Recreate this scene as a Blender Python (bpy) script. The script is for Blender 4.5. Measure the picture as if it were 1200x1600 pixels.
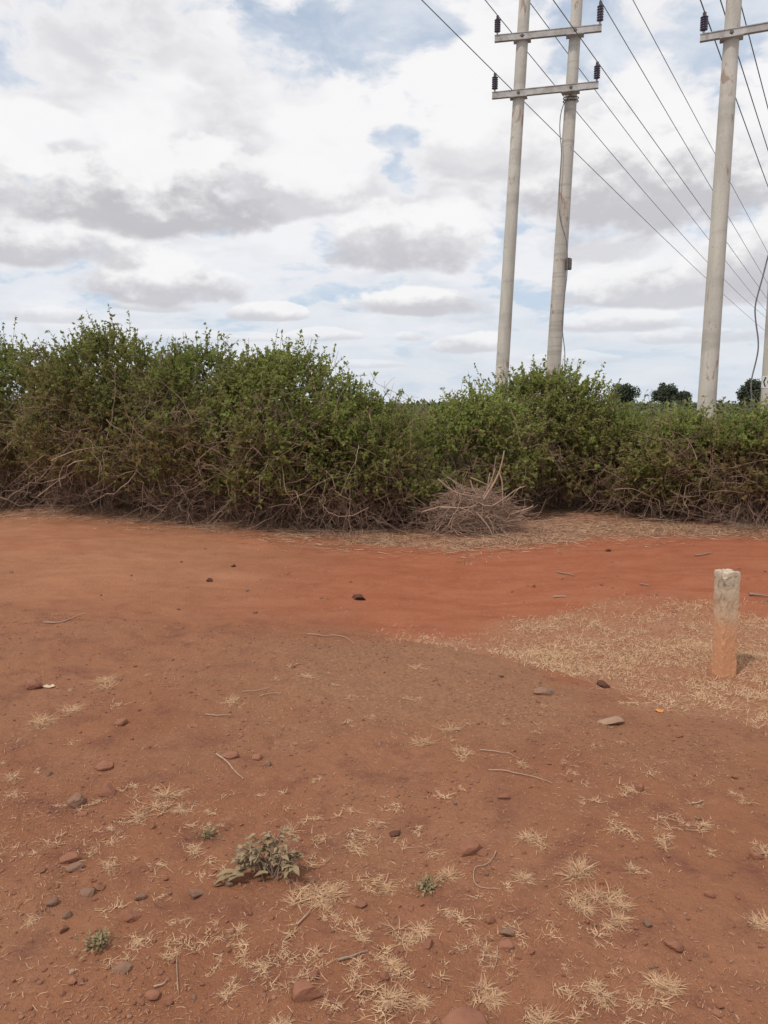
import bpy, math
import numpy as np
from math import radians, sin, cos, tan, pi
for o in list(bpy.data.objects): bpy.data.objects.remove(o)
C = bpy.context.scene.collection
S = bpy.context.scene
rng = np.random.default_rng(11)

# ------------------------------------------------------------------ camera
CAMZ = 1.6; F = 1200.0; PITCH = math.atan(170/1200)
cam_d = bpy.data.cameras.new('camera'); cam = bpy.data.objects.new('camera', cam_d); C.objects.link(cam)
cam.location = (0, 0, CAMZ); cam.rotation_euler = (pi/2-PITCH, 0, 0)
cam_d.sensor_fit = 'VERTICAL'; cam_d.sensor_height = 24; cam_d.sensor_width = 18; cam_d.lens = 18
cam_d.clip_start = 0.05; cam_d.clip_end = 9000
S.camera = cam
S.view_settings.view_transform = 'Standard'; S.view_settings.look = 'None'
S.view_settings.exposure = 0.15; S.view_settings.gamma = 1
FW = np.array([0, cos(PITCH), -sin(PITCH)]); UP = np.array([0, sin(PITCH), cos(PITCH)]); RT = np.array([1., 0, 0])
CP = np.array([0, 0, CAMZ])
def ray(px, py):
    return FW + RT*((px-600)/F) + UP*((800-py)/F)
def at_range(px, py, R):                     # horizontal distance R from the viewpoint
    d = ray(px, py); return CP + d*(R/math.hypot(d[0], d[1]))
def at_height(px, py, z):
    d = ray(px, py); return CP + d*((z-CAMZ)/d[2])
def G(px, py): return at_height(px, py, 0.0)
def depth(P): return float(np.dot(np.asarray(P)-CP, FW))

# ------------------------------------------------------------------ world: sky with broken cloud
SUN_EL = 57; SUN_DIR = np.array([-0.62, -0.62, 0.0]); SUN_DIR /= np.linalg.norm(SUN_DIR)
W = bpy.data.worlds.new('World'); S.world = W; W.use_nodes = True
def world():
    nt = W.node_tree; nt.nodes.clear(); N = nt.nodes; L = nt.links
    def node(t, **k):
        n = N.new(t)
        for a, b in k.items(): setattr(n, a, b)
        return n
    def put(sock, v):
        if isinstance(v, bpy.types.NodeSocket): L.new(v, sock)
        else: sock.default_value = v
    def m(op, a, b=0.0, c=0.0, clamp=False):
        n = node('ShaderNodeMath', operation=op, use_clamp=clamp)
        put(n.inputs[0], a); put(n.inputs[1], b); put(n.inputs[2], c); return n.outputs[0]
    def vm(op, a, b=None, s=None):
        n = node('ShaderNodeVectorMath', operation=op); put(n.inputs[0], a)
        if b is not None: put(n.inputs[1], b)
        if s is not None: put(n.inputs['Scale'], s)
        return n.outputs['Value'] if op in ('DISTANCE', 'LENGTH') else n.outputs['Vector']
    def mr(v, a, b, c, d, smooth=True):
        n = node('ShaderNodeMapRange'); n.interpolation_type = 'SMOOTHSTEP' if smooth else 'LINEAR'
        put(n.inputs[0], v)
        for i, q in enumerate((a, b, c, d)): n.inputs[1+i].default_value = q
        return n.outputs[0]
    def mix(f, a, b):
        n = node('ShaderNodeMix', data_type='RGBA'); put(n.inputs[0], f); put(n.inputs[6], a); put(n.inputs[7], b); return n.outputs[2]
    def noise(v, sc, det=8, rough=.55, dist=0.0):
        n = node('ShaderNodeTexNoise'); L.new(v, n.inputs['Vector'])
        n.inputs['Scale'].default_value = sc; n.inputs['Detail'].default_value = det
        n.inputs['Roughness'].default_value = rough; n.inputs['Distortion'].default_value = dist
        return n.outputs['Fac']
    tc = node('ShaderNodeTexCoord').outputs['Generated']
    d = vm('NORMALIZE', tc)
    sp = node('ShaderNodeSeparateXYZ'); L.new(d, sp.inputs[0])
    z = m('MAXIMUM', sp.outputs[2], 0.0)
    zz = m('ADD', z, 0.27)
    cb = node('ShaderNodeCombineXYZ')
    L.new(m('DIVIDE', sp.outputs[0], zz), cb.inputs[0]); L.new(m('DIVIDE', sp.outputs[1], zz), cb.inputs[1])
    cb.inputs[2].default_value = 3.7
    p = cb.outputs[0]
    def blob(px, py, rpx, s, sy=1.0):         # a wide lump (+) or a hole (-) in the cloud layer
        c = ray(px, py); c = c/np.linalg.norm(c)
        v = vm('SUBTRACT', d, tuple(c)); v = vm('MULTIPLY', v, (1, 1, 1/sy))
        return mr(vm('LENGTH', v), 0.0, rpx/F, s, 0.0)
    base = None
    for b in ((450, 50, 190, -.09), (620, 110, 180, -.10), (340, 10, 90, -.06), (930, 40, 120, -.10), (1080, 130, 150, -.08), (215, 145, 80, -.10),
              (60, 100, 60, -.08), (800, 385, 110, -.06, .5), (430, 425, 110, -.07, .35), (130, 330, 300, .08, .6), (270, 290, 230, .10, .4), (1010, 240, 230, .10, .5),
              (640, 350, 170, .10, .35), (650, 468, 140, .10, .22), (250, 420, 190, .12, .25), (730, 528, 90, .10, .25), (1010, 430, 220, .09, .3),
              (200, 60, 240, .07), (300, 200, 260, .08), (760, 230, 230, .08), (540, 400, 170, .06, .5), (540, 260, 130, .06)):
        v = blob(*b); base = v if base is None else m('ADD', base, v)
    wn = node('ShaderNodeTexNoise'); L.new(p, wn.inputs['Vector']); wn.inputs['Scale'].default_value = 4; wn.inputs['Detail'].default_value = 3
    warp = vm('SCALE', vm('SUBTRACT', wn.outputs['Color'], (.5, .5, .5)), s=.12)
    pw = vm('ADD', p, warp)
    D0 = m('ADD', noise(pw, CLS, 10, .56), base)
    S0 = noise(pw, CLS, 3, .45)               # broad body of each cloud, for its own shade
    S1 = noise(vm('SCALE', pw, s=.968), CLS, 6, .5); S2 = noise(vm('SCALE', pw, s=.93), CLS, 3, .45)
    cov = mr(D0, .385, .50, 0, 1)
    # upper rims catch the light, bases lie in their own shade
    sh = m('SUBTRACT', m('MULTIPLY_ADD', S1, .5, m('MULTIPLY', S2, .5)), m('MULTIPLY_ADD', D0, .35, m('MULTIPLY_ADD', S0, .65, m('MULTIPLY', base, -.35))))
    shade = mr(sh, -.085, .085, 0, 1)
    thick = mr(D0, .44, .60, .2, 1)
    big = mr(noise(p, 1.1, 3, .5), .40, .60, .6, 1)
    grey = m('MULTIPLY', m('MULTIPLY', shade, thick), big)
    grey = m('MULTIPLY', grey, 1.0, clamp=True)
    sky = node('ShaderNodeTexSky', sky_type='NISHITA', sun_disc=False)
    sky.sun_elevation = radians(SUN_EL); sky.sun_rotation = math.atan2(SUN_DIR[0], SUN_DIR[1])
    sky.air_density = 1.0; sky.dust_density = 1.2; sky.ozone_density = 2.0
    # thin veil everywhere, thicker towards the horizon
    veil = mr(z, 0.0, .55, .85, .55, False)
    blue = mix(veil, sky.outputs[0], (5.6, 6.5, 7.7, 1))
    hi = (8.5, 8.4, 8.5, 1); lo = (6.5, 6.45, 6.75, 1)
    cc = mix(grey, hi, lo)
    hz = mr(z, 0.0, .20, .50, 0.0)
    cc = mix(hz, cc, (6.2, 6.5, 7.0, 1))
    wisp = mr(noise(vm('ADD', pw, (7., 3., 0)), 3., 7, .6), .40, .68, 0, .8)
    blue = mix(wisp, blue, (7.6, 7.8, 8.2, 1))
    col = mix(m('MULTIPLY', cov, mr(z, .02, .32, .55, 1)), blue, cc)
    # separate heaped clouds: flat shaded bases, lit knobbly tops, at their own bearing and elevation
    sq = m('SQRT', m('ADD', m('MULTIPLY', sp.outputs[0], sp.outputs[0]), m('MULTIPLY', sp.outputs[1], sp.outputs[1])))
    az = m('ARCTAN2', sp.outputs[0], sp.outputs[1]); el = m('ARCTAN2', sp.outputs[2], sq)
    ce = node('ShaderNodeCombineXYZ'); L.new(az, ce.inputs[0]); L.new(m('MULTIPLY', el, 1.5), ce.inputs[1]); ce.inputs[2].default_value = 2.2
    cn = m('SUBTRACT', noise(ce.outputs[0], 13, 8, .56), .5); cn2 = m('SUBTRACT', noise(ce.outputs[0], 6, 4, .5), .5)
    cf = m('SUBTRACT', noise(ce.outputs[0], 38, 5, .6), .5)
    for (cx, by, hw, hh, op, dk) in CUMULUS:
        c = ray(cx, by); a0 = math.atan2(c[0], c[1]); e0 = math.atan2(c[2], math.hypot(c[0], c[1]))
        U = m('DIVIDE', m('SUBTRACT', az, a0), hw/F); Vn = m('DIVIDE', m('SUBTRACT', el, e0), hh/F)
        lowcut = m('MULTIPLY', m('MINIMUM', m('ADD', Vn, m('MULTIPLY', cn2, .5)), 0.), 3.2)
        q = m('ADD', m('MULTIPLY', U, U), m('ADD', m('MULTIPLY', m('MAXIMUM', Vn, 0.), m('MAXIMUM', Vn, 0.)), m('MULTIPLY', lowcut, lowcut)))
        fld = m('ADD', m('SUBTRACT', 1.0, q), m('ADD', m('MULTIPLY', cn, 2.6), m('MULTIPLY', cn2, 1.6)))
        top = mr(Vn, -.1, .5, 0, 1)
        msk = m('MULTIPLY', mr(fld, .05, .75, 0, op), 1.0)
        mskt = m('MULTIPLY', mr(fld, .10, .40, 0, op), 1.0)
        mk = m('ADD', m('MULTIPLY', msk, m('SUBTRACT', 1.0, top)), m('MULTIPLY', mskt, top))
        lit = mr(m('ADD', m('ADD', Vn, m('MULTIPLY', cf, .7)), m("MULTIPLY", cn, 1.6)), -.02, .56, 0, 1)
        g = 1-dk
        cl = mix(lit, (5.9*g+4.3*dk, 5.85*g+4.2*dk, 6.2*g+4.5*dk, 1), (8.6, 8.5, 8.5, 1))
        col = mix(mk, col, cl)
    low = mr(z, 0.0, .12, .45, 0.0); col = mix(low, col, (6.3, 6.7, 7.3, 1))
    bg = node('ShaderNodeBackground'); L.new(col, bg.inputs[0]); bg.inputs[1].default_value = .10
    out = node('ShaderNodeOutputWorld'); L.new(bg.outputs[0], out.inputs[0])
CLS = 4.3
#           bearing px, base px, half width, height, opacity, darkness of the base
CUMULUS = [(560, 572, 90, 12, .5, .1), (900, 565, 90, 16, .5, .1), (300, 530, 150, 14, .4, .2), (1090, 530, 120, 22, .55, .2), (730, 545, 62, 30, .85, .2), (520, 528, 70, 16, .6, .2), (640, 530, 30, 16, .6, .1),
           (960, 512, 110, 30, .65, .3), (415, 494, 62, 24, .8, .2), (240, 482, 80, 20, .6, .3), (60, 500, 120, 24, .5, .4), (650, 484, 118, 38, .9, .35), (1040, 462, 190, 60, .75, .4), (250, 458, 145, 68, .85, .5),
           (60, 398, 150, 78, .85, .5), (630, 402, 150, 92, .9, .5), (930, 395, 110, 60, .6, .3), (430, 320, 150, 80, .7, .3), (240, 335, 190, 110, .9, .7), (1040, 315, 240, 150, .85, .7), (790, 250, 130, 80, .5, .2), (1330, 420, 200, 130, .8, .5), (-140, 300, 200, 120, .8, .5)]
def node_color(node, L, v, sc):
    n = node('ShaderNodeTexNoise'); L.new(v, n.inputs['Vector']); n.inputs['Scale'].default_value = sc
    n.inputs['Detail'].default_value = 4; return n.outputs['Color']
world()
sd = bpy.data.lights.new('sun', 'SUN'); sd.energy = 2.15; sd.angle = radians(6); sd.color = (1, .95, .88)
sun = bpy.data.objects.new('sun', sd); C.objects.link(sun)
from mathutils import Vector
sv = Vector((SUN_DIR[0]*cos(radians(SUN_EL)), SUN_DIR[1]*cos(radians(SUN_EL)), sin(radians(SUN_EL))))
sun.rotation_euler = sv.to_track_quat('Z', 'Y').to_euler(); sun.location = (0, 0, 20)

# ------------------------------------------------------------------ helpers
def tag(o, label=None, cat=None, group=None, kind=None):
    if label: o['label'] = label
    if cat: o['category'] = cat
    if group: o['group'] = group
    if kind: o['kind'] = kind
    return o
def empty(name, loc, label, cat, group=None):
    o = bpy.data.objects.new(name, None); C.objects.link(o); o.location = tuple(loc); o.empty_display_size = .2
    return tag(o, label, cat, group)
def mesh_data(name, parts, mat, attrs=None, smooth=True):
    """parts: list of (V, F) numpy arrays; attrs: {name: per-vertex float list of arrays}"""
    Vs = [np.asarray(p[0], dtype=np.float32) for p in parts]
    off = np.cumsum([0]+[len(v) for v in Vs])
    V = np.concatenate(Vs)
    me = bpy.data.meshes.new(name)
    idx = []; tot = []
    for (v, f), o in zip(parts, off):
        f = np.asarray(f, dtype=np.int64)+o
        idx.append(f.ravel()); tot.append(np.full(len(f), f.shape[1], dtype=np.int32))
    idx = np.concatenate(idx).astype(np.int32); tot = np.concatenate(tot)
    me.vertices.add(len(V)); me.vertices.foreach_set('co', V.ravel())
    me.loops.add(len(idx)); me.loops.foreach_set('vertex_index', idx)
    me.polygons.add(len(tot)); st = np.concatenate([[0], np.cumsum(tot)[:-1]]).astype(np.int32)
    me.polygons.foreach_set('loop_start', st)
    me.polygons.foreach_set('use_smooth', np.full(len(tot), smooth))
    me.update(calc_edges=True)
    for k, a in (attrs or {}).items():
        at = me.attributes.new(k, 'FLOAT', 'POINT'); at.data.foreach_set('value', np.concatenate([np.ravel(x) for x in a]).astype(np.float32))
    if mat: me.materials.append(mat)
    return me
def obj(name, parts, mat, parent=None, attrs=None, smooth=True, origin=None):
    """parts in world coordinates; origin shifts them so the object's own origin sits there"""
    if origin is not None: parts = [(np.asarray(v)-np.asarray(origin), f) for v, f in parts]
    elif parent is not None: parts = [(np.asarray(v)-np.asarray(parent.location), f) for v, f in parts]
    o = bpy.data.objects.new(name, mesh_data(name, parts, mat, attrs, smooth)); C.objects.link(o)
    if parent is not None: o.parent = parent
    elif origin is not None: o.location = tuple(origin)
    return o
def nrm(v): return v/np.maximum(np.linalg.norm(v, axis=-1, keepdims=True), 1e-9)
def tubes(P, R, sides=5, cap=False):
    """P (N,K,3) paths, R (N,K) radii"""
    P = np.asarray(P, float); R = np.asarray(R, float)
    if P.ndim == 2: P = P[None]; R = R[None]
    N, K, _ = P.shape
    T = np.empty_like(P); T[:, 1:-1] = P[:, 2:]-P[:, :-2]; T[:, 0] = P[:, 1]-P[:, 0]; T[:, -1] = P[:, -1]-P[:, -2]
    T = nrm(T)
    ch = nrm(P[:, -1]-P[:, 0]); ref = np.where(np.abs(ch[:, 2:3]) > .8, np.array([[1., .1, 0]]), np.array([[.05, 0, 1.]]))
    A = nrm(np.cross(T, ref[:, None, :])); B = np.cross(T, A)
    an = np.arange(sides)*2*pi/sides
    V = P[:, :, None, :]+R[:, :, None, None]*(A[:, :, None, :]*np.cos(an)[None, None, :, None]+B[:, :, None, :]*np.sin(an)[None, None, :, None])
    V = V.reshape(-1, 3)
    n = np.arange(N)[:, None, None]; k = np.arange(K-1)[None, :, None]; s = np.arange(sides)[None, None, :]
    s2 = (s+1) % sides; b = n*K*sides
    Fq = np.stack([b+k*sides+s, b+k*sides+s2, b+(k+1)*sides+s2, b+(k+1)*sides+s], -1).reshape(-1, 4)
    out = [(V, Fq)]
    if cap:
        for e in (0, K-1):
            f = (np.arange(N)[:, None]*K*sides+e*sides+np.arange(sides)[None]); 
            if e == 0: f = f[:, ::-1]
            out.append((V, f))
    return out if cap else out[0]
def lathe(base, axis, prof, sides=20):
    """prof: list of (r, t) along axis"""
    P = np.array([np.asarray(base)+np.asarray(axis)*t for r, t in prof]); R = np.array([max(r, 1e-4) for r, t in prof])
    ax = nrm(np.asarray(axis, float)); ref = np.array([1., .02, 0]); A = nrm(np.cross(ax, ref)); B = np.cross(ax, A)
    an = np.arange(sides)*2*pi/sides
    V = P[:, None, :]+R[:, None, None]*(A*np.cos(an)[:, None]+B*np.sin(an)[:, None])[None]
    K = len(prof); k = np.arange(K-1)[:, None]; s = np.arange(sides)[None]; s2 = (s+1) % sides
    Fq = np.stack([k*sides+s, k*sides+s2, (k+1)*sides+s2, (k+1)*sides+s], -1).reshape(-1, 4)
    return (V.reshape(-1, 3), Fq)
def box(c, sx, sy, sz, ax=None):
    """box at centre c, half sizes, axes matrix rows"""
    ax = np.eye(3) if ax is None else np.asarray(ax)
    q = np.array([[i, j, k] for i in (-1, 1) for j in (-1, 1) for k in (-1, 1)], float)*np.array([sx, sy, sz])
    V = np.asarray(c)+q@ax
    return (V, np.array([[0, 1, 3, 2], [4, 6, 7, 5], [0, 4, 5, 1], [2, 3, 7, 6], [0, 2, 6, 4], [1, 5, 7, 3]]))
def strips(P, Wd, side):
    """P (N,K,3), Wd (N,K) half widths, side (N,3)"""
    N, K, _ = P.shape
    V = np.stack([P-side[:, None]*Wd[..., None], P+side[:, None]*Wd[..., None]], 2).reshape(-1, 3)
    n = np.arange(N)[:, None]*K*2; k = np.arange(K-1)[None]*2
    f = np.stack([n+k, n+k+1, n+k+3, n+k+2], -1).reshape(-1, 4)
    return (V, f)
def leaves(P, D, Nn, Ln, Wd, fold=.25):
    """folded rhombic leaf blades: two triangles each"""
    D = nrm(D); S_ = nrm(np.cross(D, Nn)); U = np.cross(S_, D)
    a = P; tip = P+D*Ln[:, None]-U*(Ln*.12)[:, None]; mid = P+D*(Ln*.42)[:, None]
    l = mid+S_*Wd[:, None]+U*(Wd*fold)[:, None]; r = mid-S_*Wd[:, None]+U*(Wd*fold)[:, None]
    V = np.stack([a, r, tip, l], 1).reshape(-1, 3)
    b = np.arange(len(P))[:, None]*4
    f = np.concatenate([b+np.array([[0, 1, 2]]), b+np.array([[0, 2, 3]])])
    return (V, f)
def rdir(n, r=None):
    v = (r or rng).normal(size=(n, 3)); return nrm(v)
# value noise
def _tab(seed): return np.random.default_rng(seed).random((256, 256)).astype(np.float64)
_tabs = {}
def vnoise(x, y, seed=0):
    t = _tabs.setdefault(seed, _tab(seed)); xi = np.floor(x).astype(int); yi = np.floor(y).astype(int)
    fx = x-xi; fy = y-yi; fx = fx*fx*fx*(fx*(fx*6-15)+10); fy = fy*fy*fy*(fy*(fy*6-15)+10)
    a = t[xi & 255, yi & 255]; b = t[(xi+1) & 255, yi & 255]; c = t[xi & 255, (yi+1) & 255]; d = t[(xi+1) & 255, (yi+1) & 255]
    return (a*(1-fx)+b*fx)*(1-fy)+(c*(1-fx)+d*fx)*fy-.5
def fbm(x, y, o=4, seed=0, g=.5):
    s = 0; a = 1
    for i in range(o):
        s = s+a*vnoise(x*1.02**i+i*17.3, y+i*9.1, seed+i); x = x*2.03; y = y*2.03; a *= g
    return s
def sstep(x, a, b):
    t = np.clip((x-a)/(b-a), 0, 1); return t*t*(3-2*t)

# ------------------------------------------------------------------ materials
class MT:
    def __init__(s, name):
        s.m = bpy.data.materials.new(name); s.m.use_nodes = True; s.nt = s.m.node_tree; s.nt.nodes.clear()
        s.out = s.n('ShaderNodeOutputMaterial')
    def n(s, t, **k):
        n = s.nt.nodes.new(t)
        for a, b in k.items(): setattr(n, a, b)
        return n
    def put(s, sock, v):
        if isinstance(v, bpy.types.NodeSocket): s.nt.links.new(v, sock)
        elif isinstance(v, (tuple, list)) and len(v) == 3 and sock.type == 'RGBA': sock.default_value = (*v, 1)
        else: sock.default_value = v
    def math(s, op, a, b=0., clamp=False):
        n = s.n('ShaderNodeMath', operation=op, use_clamp=clamp); s.put(n.inputs[0], a); s.put(n.inputs[1], b); return n.outputs[0]
    def mix(s, f, a, b, blend='MIX'):
        n = s.n('ShaderNodeMix', data_type='RGBA', blend_type=blend); s.put(n.inputs[0], f); s.put(n.inputs[6], a); s.put(n.inputs[7], b); return n.outputs[2]
    def noise(s, sc, det=5, rough=.55, vec=None, col=False, dist=0.):
        n = s.n('ShaderNodeTexNoise'); n.inputs['Scale'].default_value = sc; n.inputs['Detail'].default_value = det
        n.inputs['Roughness'].default_value = rough; n.inputs['Distortion'].default_value = dist
        s.nt.links.new(vec if vec is not None else s.obj(), n.inputs['Vector'])
        return n.outputs['Color' if col else 'Fac']
    def obj(s):
        if not hasattr(s, '_o'): s._o = s.n('ShaderNodeTexCoord').outputs['Object']
        return s._o
    def scaled(s, v):
        n = s.n('ShaderNodeMapping'); n.inputs['Scale'].default_value = v; s.nt.links.new(s.obj(), n.inputs[0]); return n.outputs[0]
    def attr(s, name): return s.n('ShaderNodeAttribute', attribute_name=name).outputs['Fac']
    def mr(s, v, a, b, c=0., d=1., smooth=True):
        n = s.n('ShaderNodeMapRange'); n.interpolation_type = 'SMOOTHSTEP' if smooth else 'LINEAR'; s.put(n.inputs[0], v)
        for i, q in enumerate((a, b, c, d)): n.inputs[1+i].default_value = q
        return n.outputs[0]
    def bump(s, h, st, dist=.01, nrm=None):
        n = s.n('ShaderNodeBump'); s.put(n.inputs['Height'], h); n.inputs['Strength'].default_value = st; n.inputs['Distance'].default_value = dist
        if nrm is not None: s.nt.links.new(nrm, n.inputs['Normal'])
        return n.outputs[0]
    def bsdf(s, col, rough=.9, spec=.2, normal=None, metal=0.):
        b = s.n('ShaderNodeBsdfPrincipled'); s.put(b.inputs['Base Color'], col); s.put(b.inputs['Roughness'], rough)
        s.put(b.inputs['Specular IOR Level'], spec); s.put(b.inputs['Metallic'], metal)
        if normal is not None: s.nt.links.new(normal, b.inputs['Normal'])
        return b.outputs[0]
    def done(s, sh): s.nt.links.new(sh, s.out.inputs[0]); return s.m

def m_ground():
    t = MT('red_soil')
    road, grass, verge, mound = t.attr('road'), t.attr('grass'), t.attr('verge'), t.attr('mound')
    n1 = t.noise(.55, 6, .6); n2 = t.noise(5, 6, .62); n3 = t.noise(45, 5, .65); n4 = t.noise(220, 3, .6); n5 = t.noise(14, 5, .7)
    soil = t.mix(t.mr(n1, .35, .65), (.252, .106, .055), (.290, .131, .071))
    soil = t.mix(t.mr(n2, .45, .75), soil, (.185, .076, .048))
    soil = t.mix(t.math('MULTIPLY', t.mr(n3, .55, .75), .55), soil, (.30, .155, .100))
    soil = t.mix(t.math('MULTIPLY', t.mr(n4, .58, .7), .45), soil, (.115, .050, .033))
    soil = t.mix(t.math('MULTIPLY', mound, .75), soil, t.mix(t.mr(n3, .4, .65), (.244, .122, .067), (.308, .168, .096)))
    tan = t.attr('tan')
    strk = t.noise(1.6, 7, .68, vec=t.scaled((1., 2.6, 1)), dist=.8)
    rd = t.mix(t.mr(strk, .35, .65), (.290, .094, .046), (.335, .122, .064))
    rd = t.mix(t.mr(n2, .52, .74, 0, .6), rd, (.245, .078, .040))
    rd = t.mix(t.math('MULTIPLY', t.mr(n3, .6, .75), .35), rd, (.40, .19, .115))
    rd = t.mix(t.math('MULTIPLY', tan, .8), rd, t.mix(t.mr(strk, .35, .65), (.335, .155, .080), (.395, .195, .108)))
    col = t.mix(road, soil, rd)
    col = t.mix(t.mr(n5, .56, .72, 0, .30), col, (.17, .075, .048)); col = t.mix(t.mr(n5, .44, .30, 0, .30), col, (.36, .19, .125))
    gr = t.mix(t.mr(n3, .4, .65), (.35, .19, .11), (.25, .105, .058))
    col = t.mix(t.math('MULTIPLY', grass, .85), col, gr)
    vg = t.mix(t.mr(n5, .38, .62), (.36, .20, .125), (.19, .085, .05))
    col = t.mix(verge, col, vg); col = t.mix(t.attr('far'), col, (.065, .07, .038))
    b0 = t.bump(n5, .45, .03); b1 = t.bump(n3, .7, .02, b0); b2 = t.bump(n4, .6, .006, b1)
    return t.done(t.bsdf(col, .95, .12, b2))
def m_leaf():
    t = MT('hedge_leaf')
    r, dry = t.attr('rnd'), t.attr('dry')
    g = t.mix(t.mr(r, 0, 1, smooth=False), (.120, .165, .040), (.320, .370, .105))
    b = t.mix(t.mr(r, 0, 1, smooth=False), (.165, .095, .050), (.330, .205, .105))
    n = t.noise(.9, 4, .6)
    g = t.mix(t.mr(n, .4, .65, 0, .5), g, (.180, .180, .065))
    c = t.mix(dry, g, b)
    p = t.bsdf(c, .62, .14)
    tr = t.n('ShaderNodeBsdfTranslucent'); t.put(tr.inputs[0], t.mix(.5, c, (.30, .31, .08)))
    mx = t.n('ShaderNodeMixShader'); mx.inputs[0].default_value = .52
    t.nt.links.new(p, mx.inputs[1]); t.nt.links.new(tr.outputs[0], mx.inputs[2])
    return t.done(mx.outputs[0])
def m_two(name, c1, c2, sc=6, rough=.85, spec=.2, rnd=False, bump=.3, c3=None):
    t = MT(name); n = t.noise(sc, 6, .6)
    c = t.mix(t.mr(n, .35, .65), c1, c2)
    if rnd: c = t.mix(t.math('MULTIPLY', t.attr('rnd'), .8), c, c3 or c2)
    return t.done(t.bsdf(c, rough, spec, t.bump(t.noise(sc*6, 4, .6), bump, .004)))
def m_straw(name, c1, c2, c3):
    t = MT(name); r = t.attr('rnd')
    c = t.mix(t.mr(r, 0, .6, smooth=False), c1, c2); c = t.mix(t.mr(r, .6, 1, smooth=False), c, c3)
    p = t.bsdf(c, .65, .25)
    tr = t.n('ShaderNodeBsdfTranslucent'); t.put(tr.inputs[0], c)
    mx = t.n('ShaderNodeMixShader'); mx.inputs[0].default_value = .2
    t.nt.links.new(p, mx.inputs[1]); t.nt.links.new(tr.outputs[0], mx.inputs[2])
    return t.done(mx.outputs[0])
def m_concrete_pole(name, tint, band):
    t = MT(name)
    n = t.noise(1.2, 6, .6, vec=t.scaled((3, 3, .5))); f = t.noise(25, 5, .6)
    c = t.mix(t.mr(n, .35, .65), tint, tuple(x*.80 for x in tint))
    c = t.mix(t.mr(f, .55, .75, 0, .35), c, (.16, .135, .115))
    bands = t.noise(1., 3, .6, vec=t.scaled((.4, .4, band)))
    c = t.mix(t.mr(bands, .52, .62, 0, .65), c, tuple(x*.66 for x in tint))
    rs = t.noise(2.2, 5, .65, vec=t.scaled((2, 2, 1)), dist=.6)      # rust-red splashes of soil
    c = t.mix(t.mr(rs, .585, .66, 0, .6), c, (.26, .12, .08))
    return t.done(t.bsdf(c, .85, .25, t.bump(bands, .25, .01, t.bump(f, .25, .004))))
def m_post():
    t = MT('weathered_concrete')
    sx = t.n('ShaderNodeSeparateXYZ'); t.nt.links.new(t.obj(), sx.inputs[0]); z = sx.outputs[2]
    n = t.noise(9, 6, .62); f = t.noise(60, 4, .6); w = t.noise(5, 5, .6, dist=.8)
    c = t.mix(t.mr(n, .35, .65), (.42, .345, .25), (.52, .43, .33))
    st = t.math('ADD', z, t.math('MULTIPLY', n, .35))                # soil splashed up the foot
    c = t.mix(t.mr(st, .66, .40, 0, .95), c, (.55, .215, .105))
    c = t.mix(t.mr(st, .92, .62, 0, .5), c, (.50, .31, .18))
    lich = t.math('MULTIPLY', t.mr(t.noise(16, 6, .7, dist=.4), .47, .60), t.mr(z, .36, .58))
    c = t.mix(t.math('MULTIPLY', lich, .75), c, (.13, .12, .10))
    c = t.mix(t.mr(f, .62, .72, 0, .7), c, (.14, .10, .075))
    return t.done(t.bsdf(c, .93, .15, t.bump(f, .6, .006, t.bump(n, .5, .02))))
def m_rock(name, c1, c2, sc=14):
    t = MT(name); n = t.noise(sc, 6, .65); oi = t.n('ShaderNodeObjectInfo').outputs['Random']
    c = t.mix(t.mr(n, .35, .68), c1, c2); c = t.mix(t.math('MULTIPLY', oi, .45), c, tuple(x*.72 for x in c1))
    return t.done(t.bsdf(c, .92, .15, t.bump(t.noise(90, 5, .65), .5, .004)))
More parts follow.
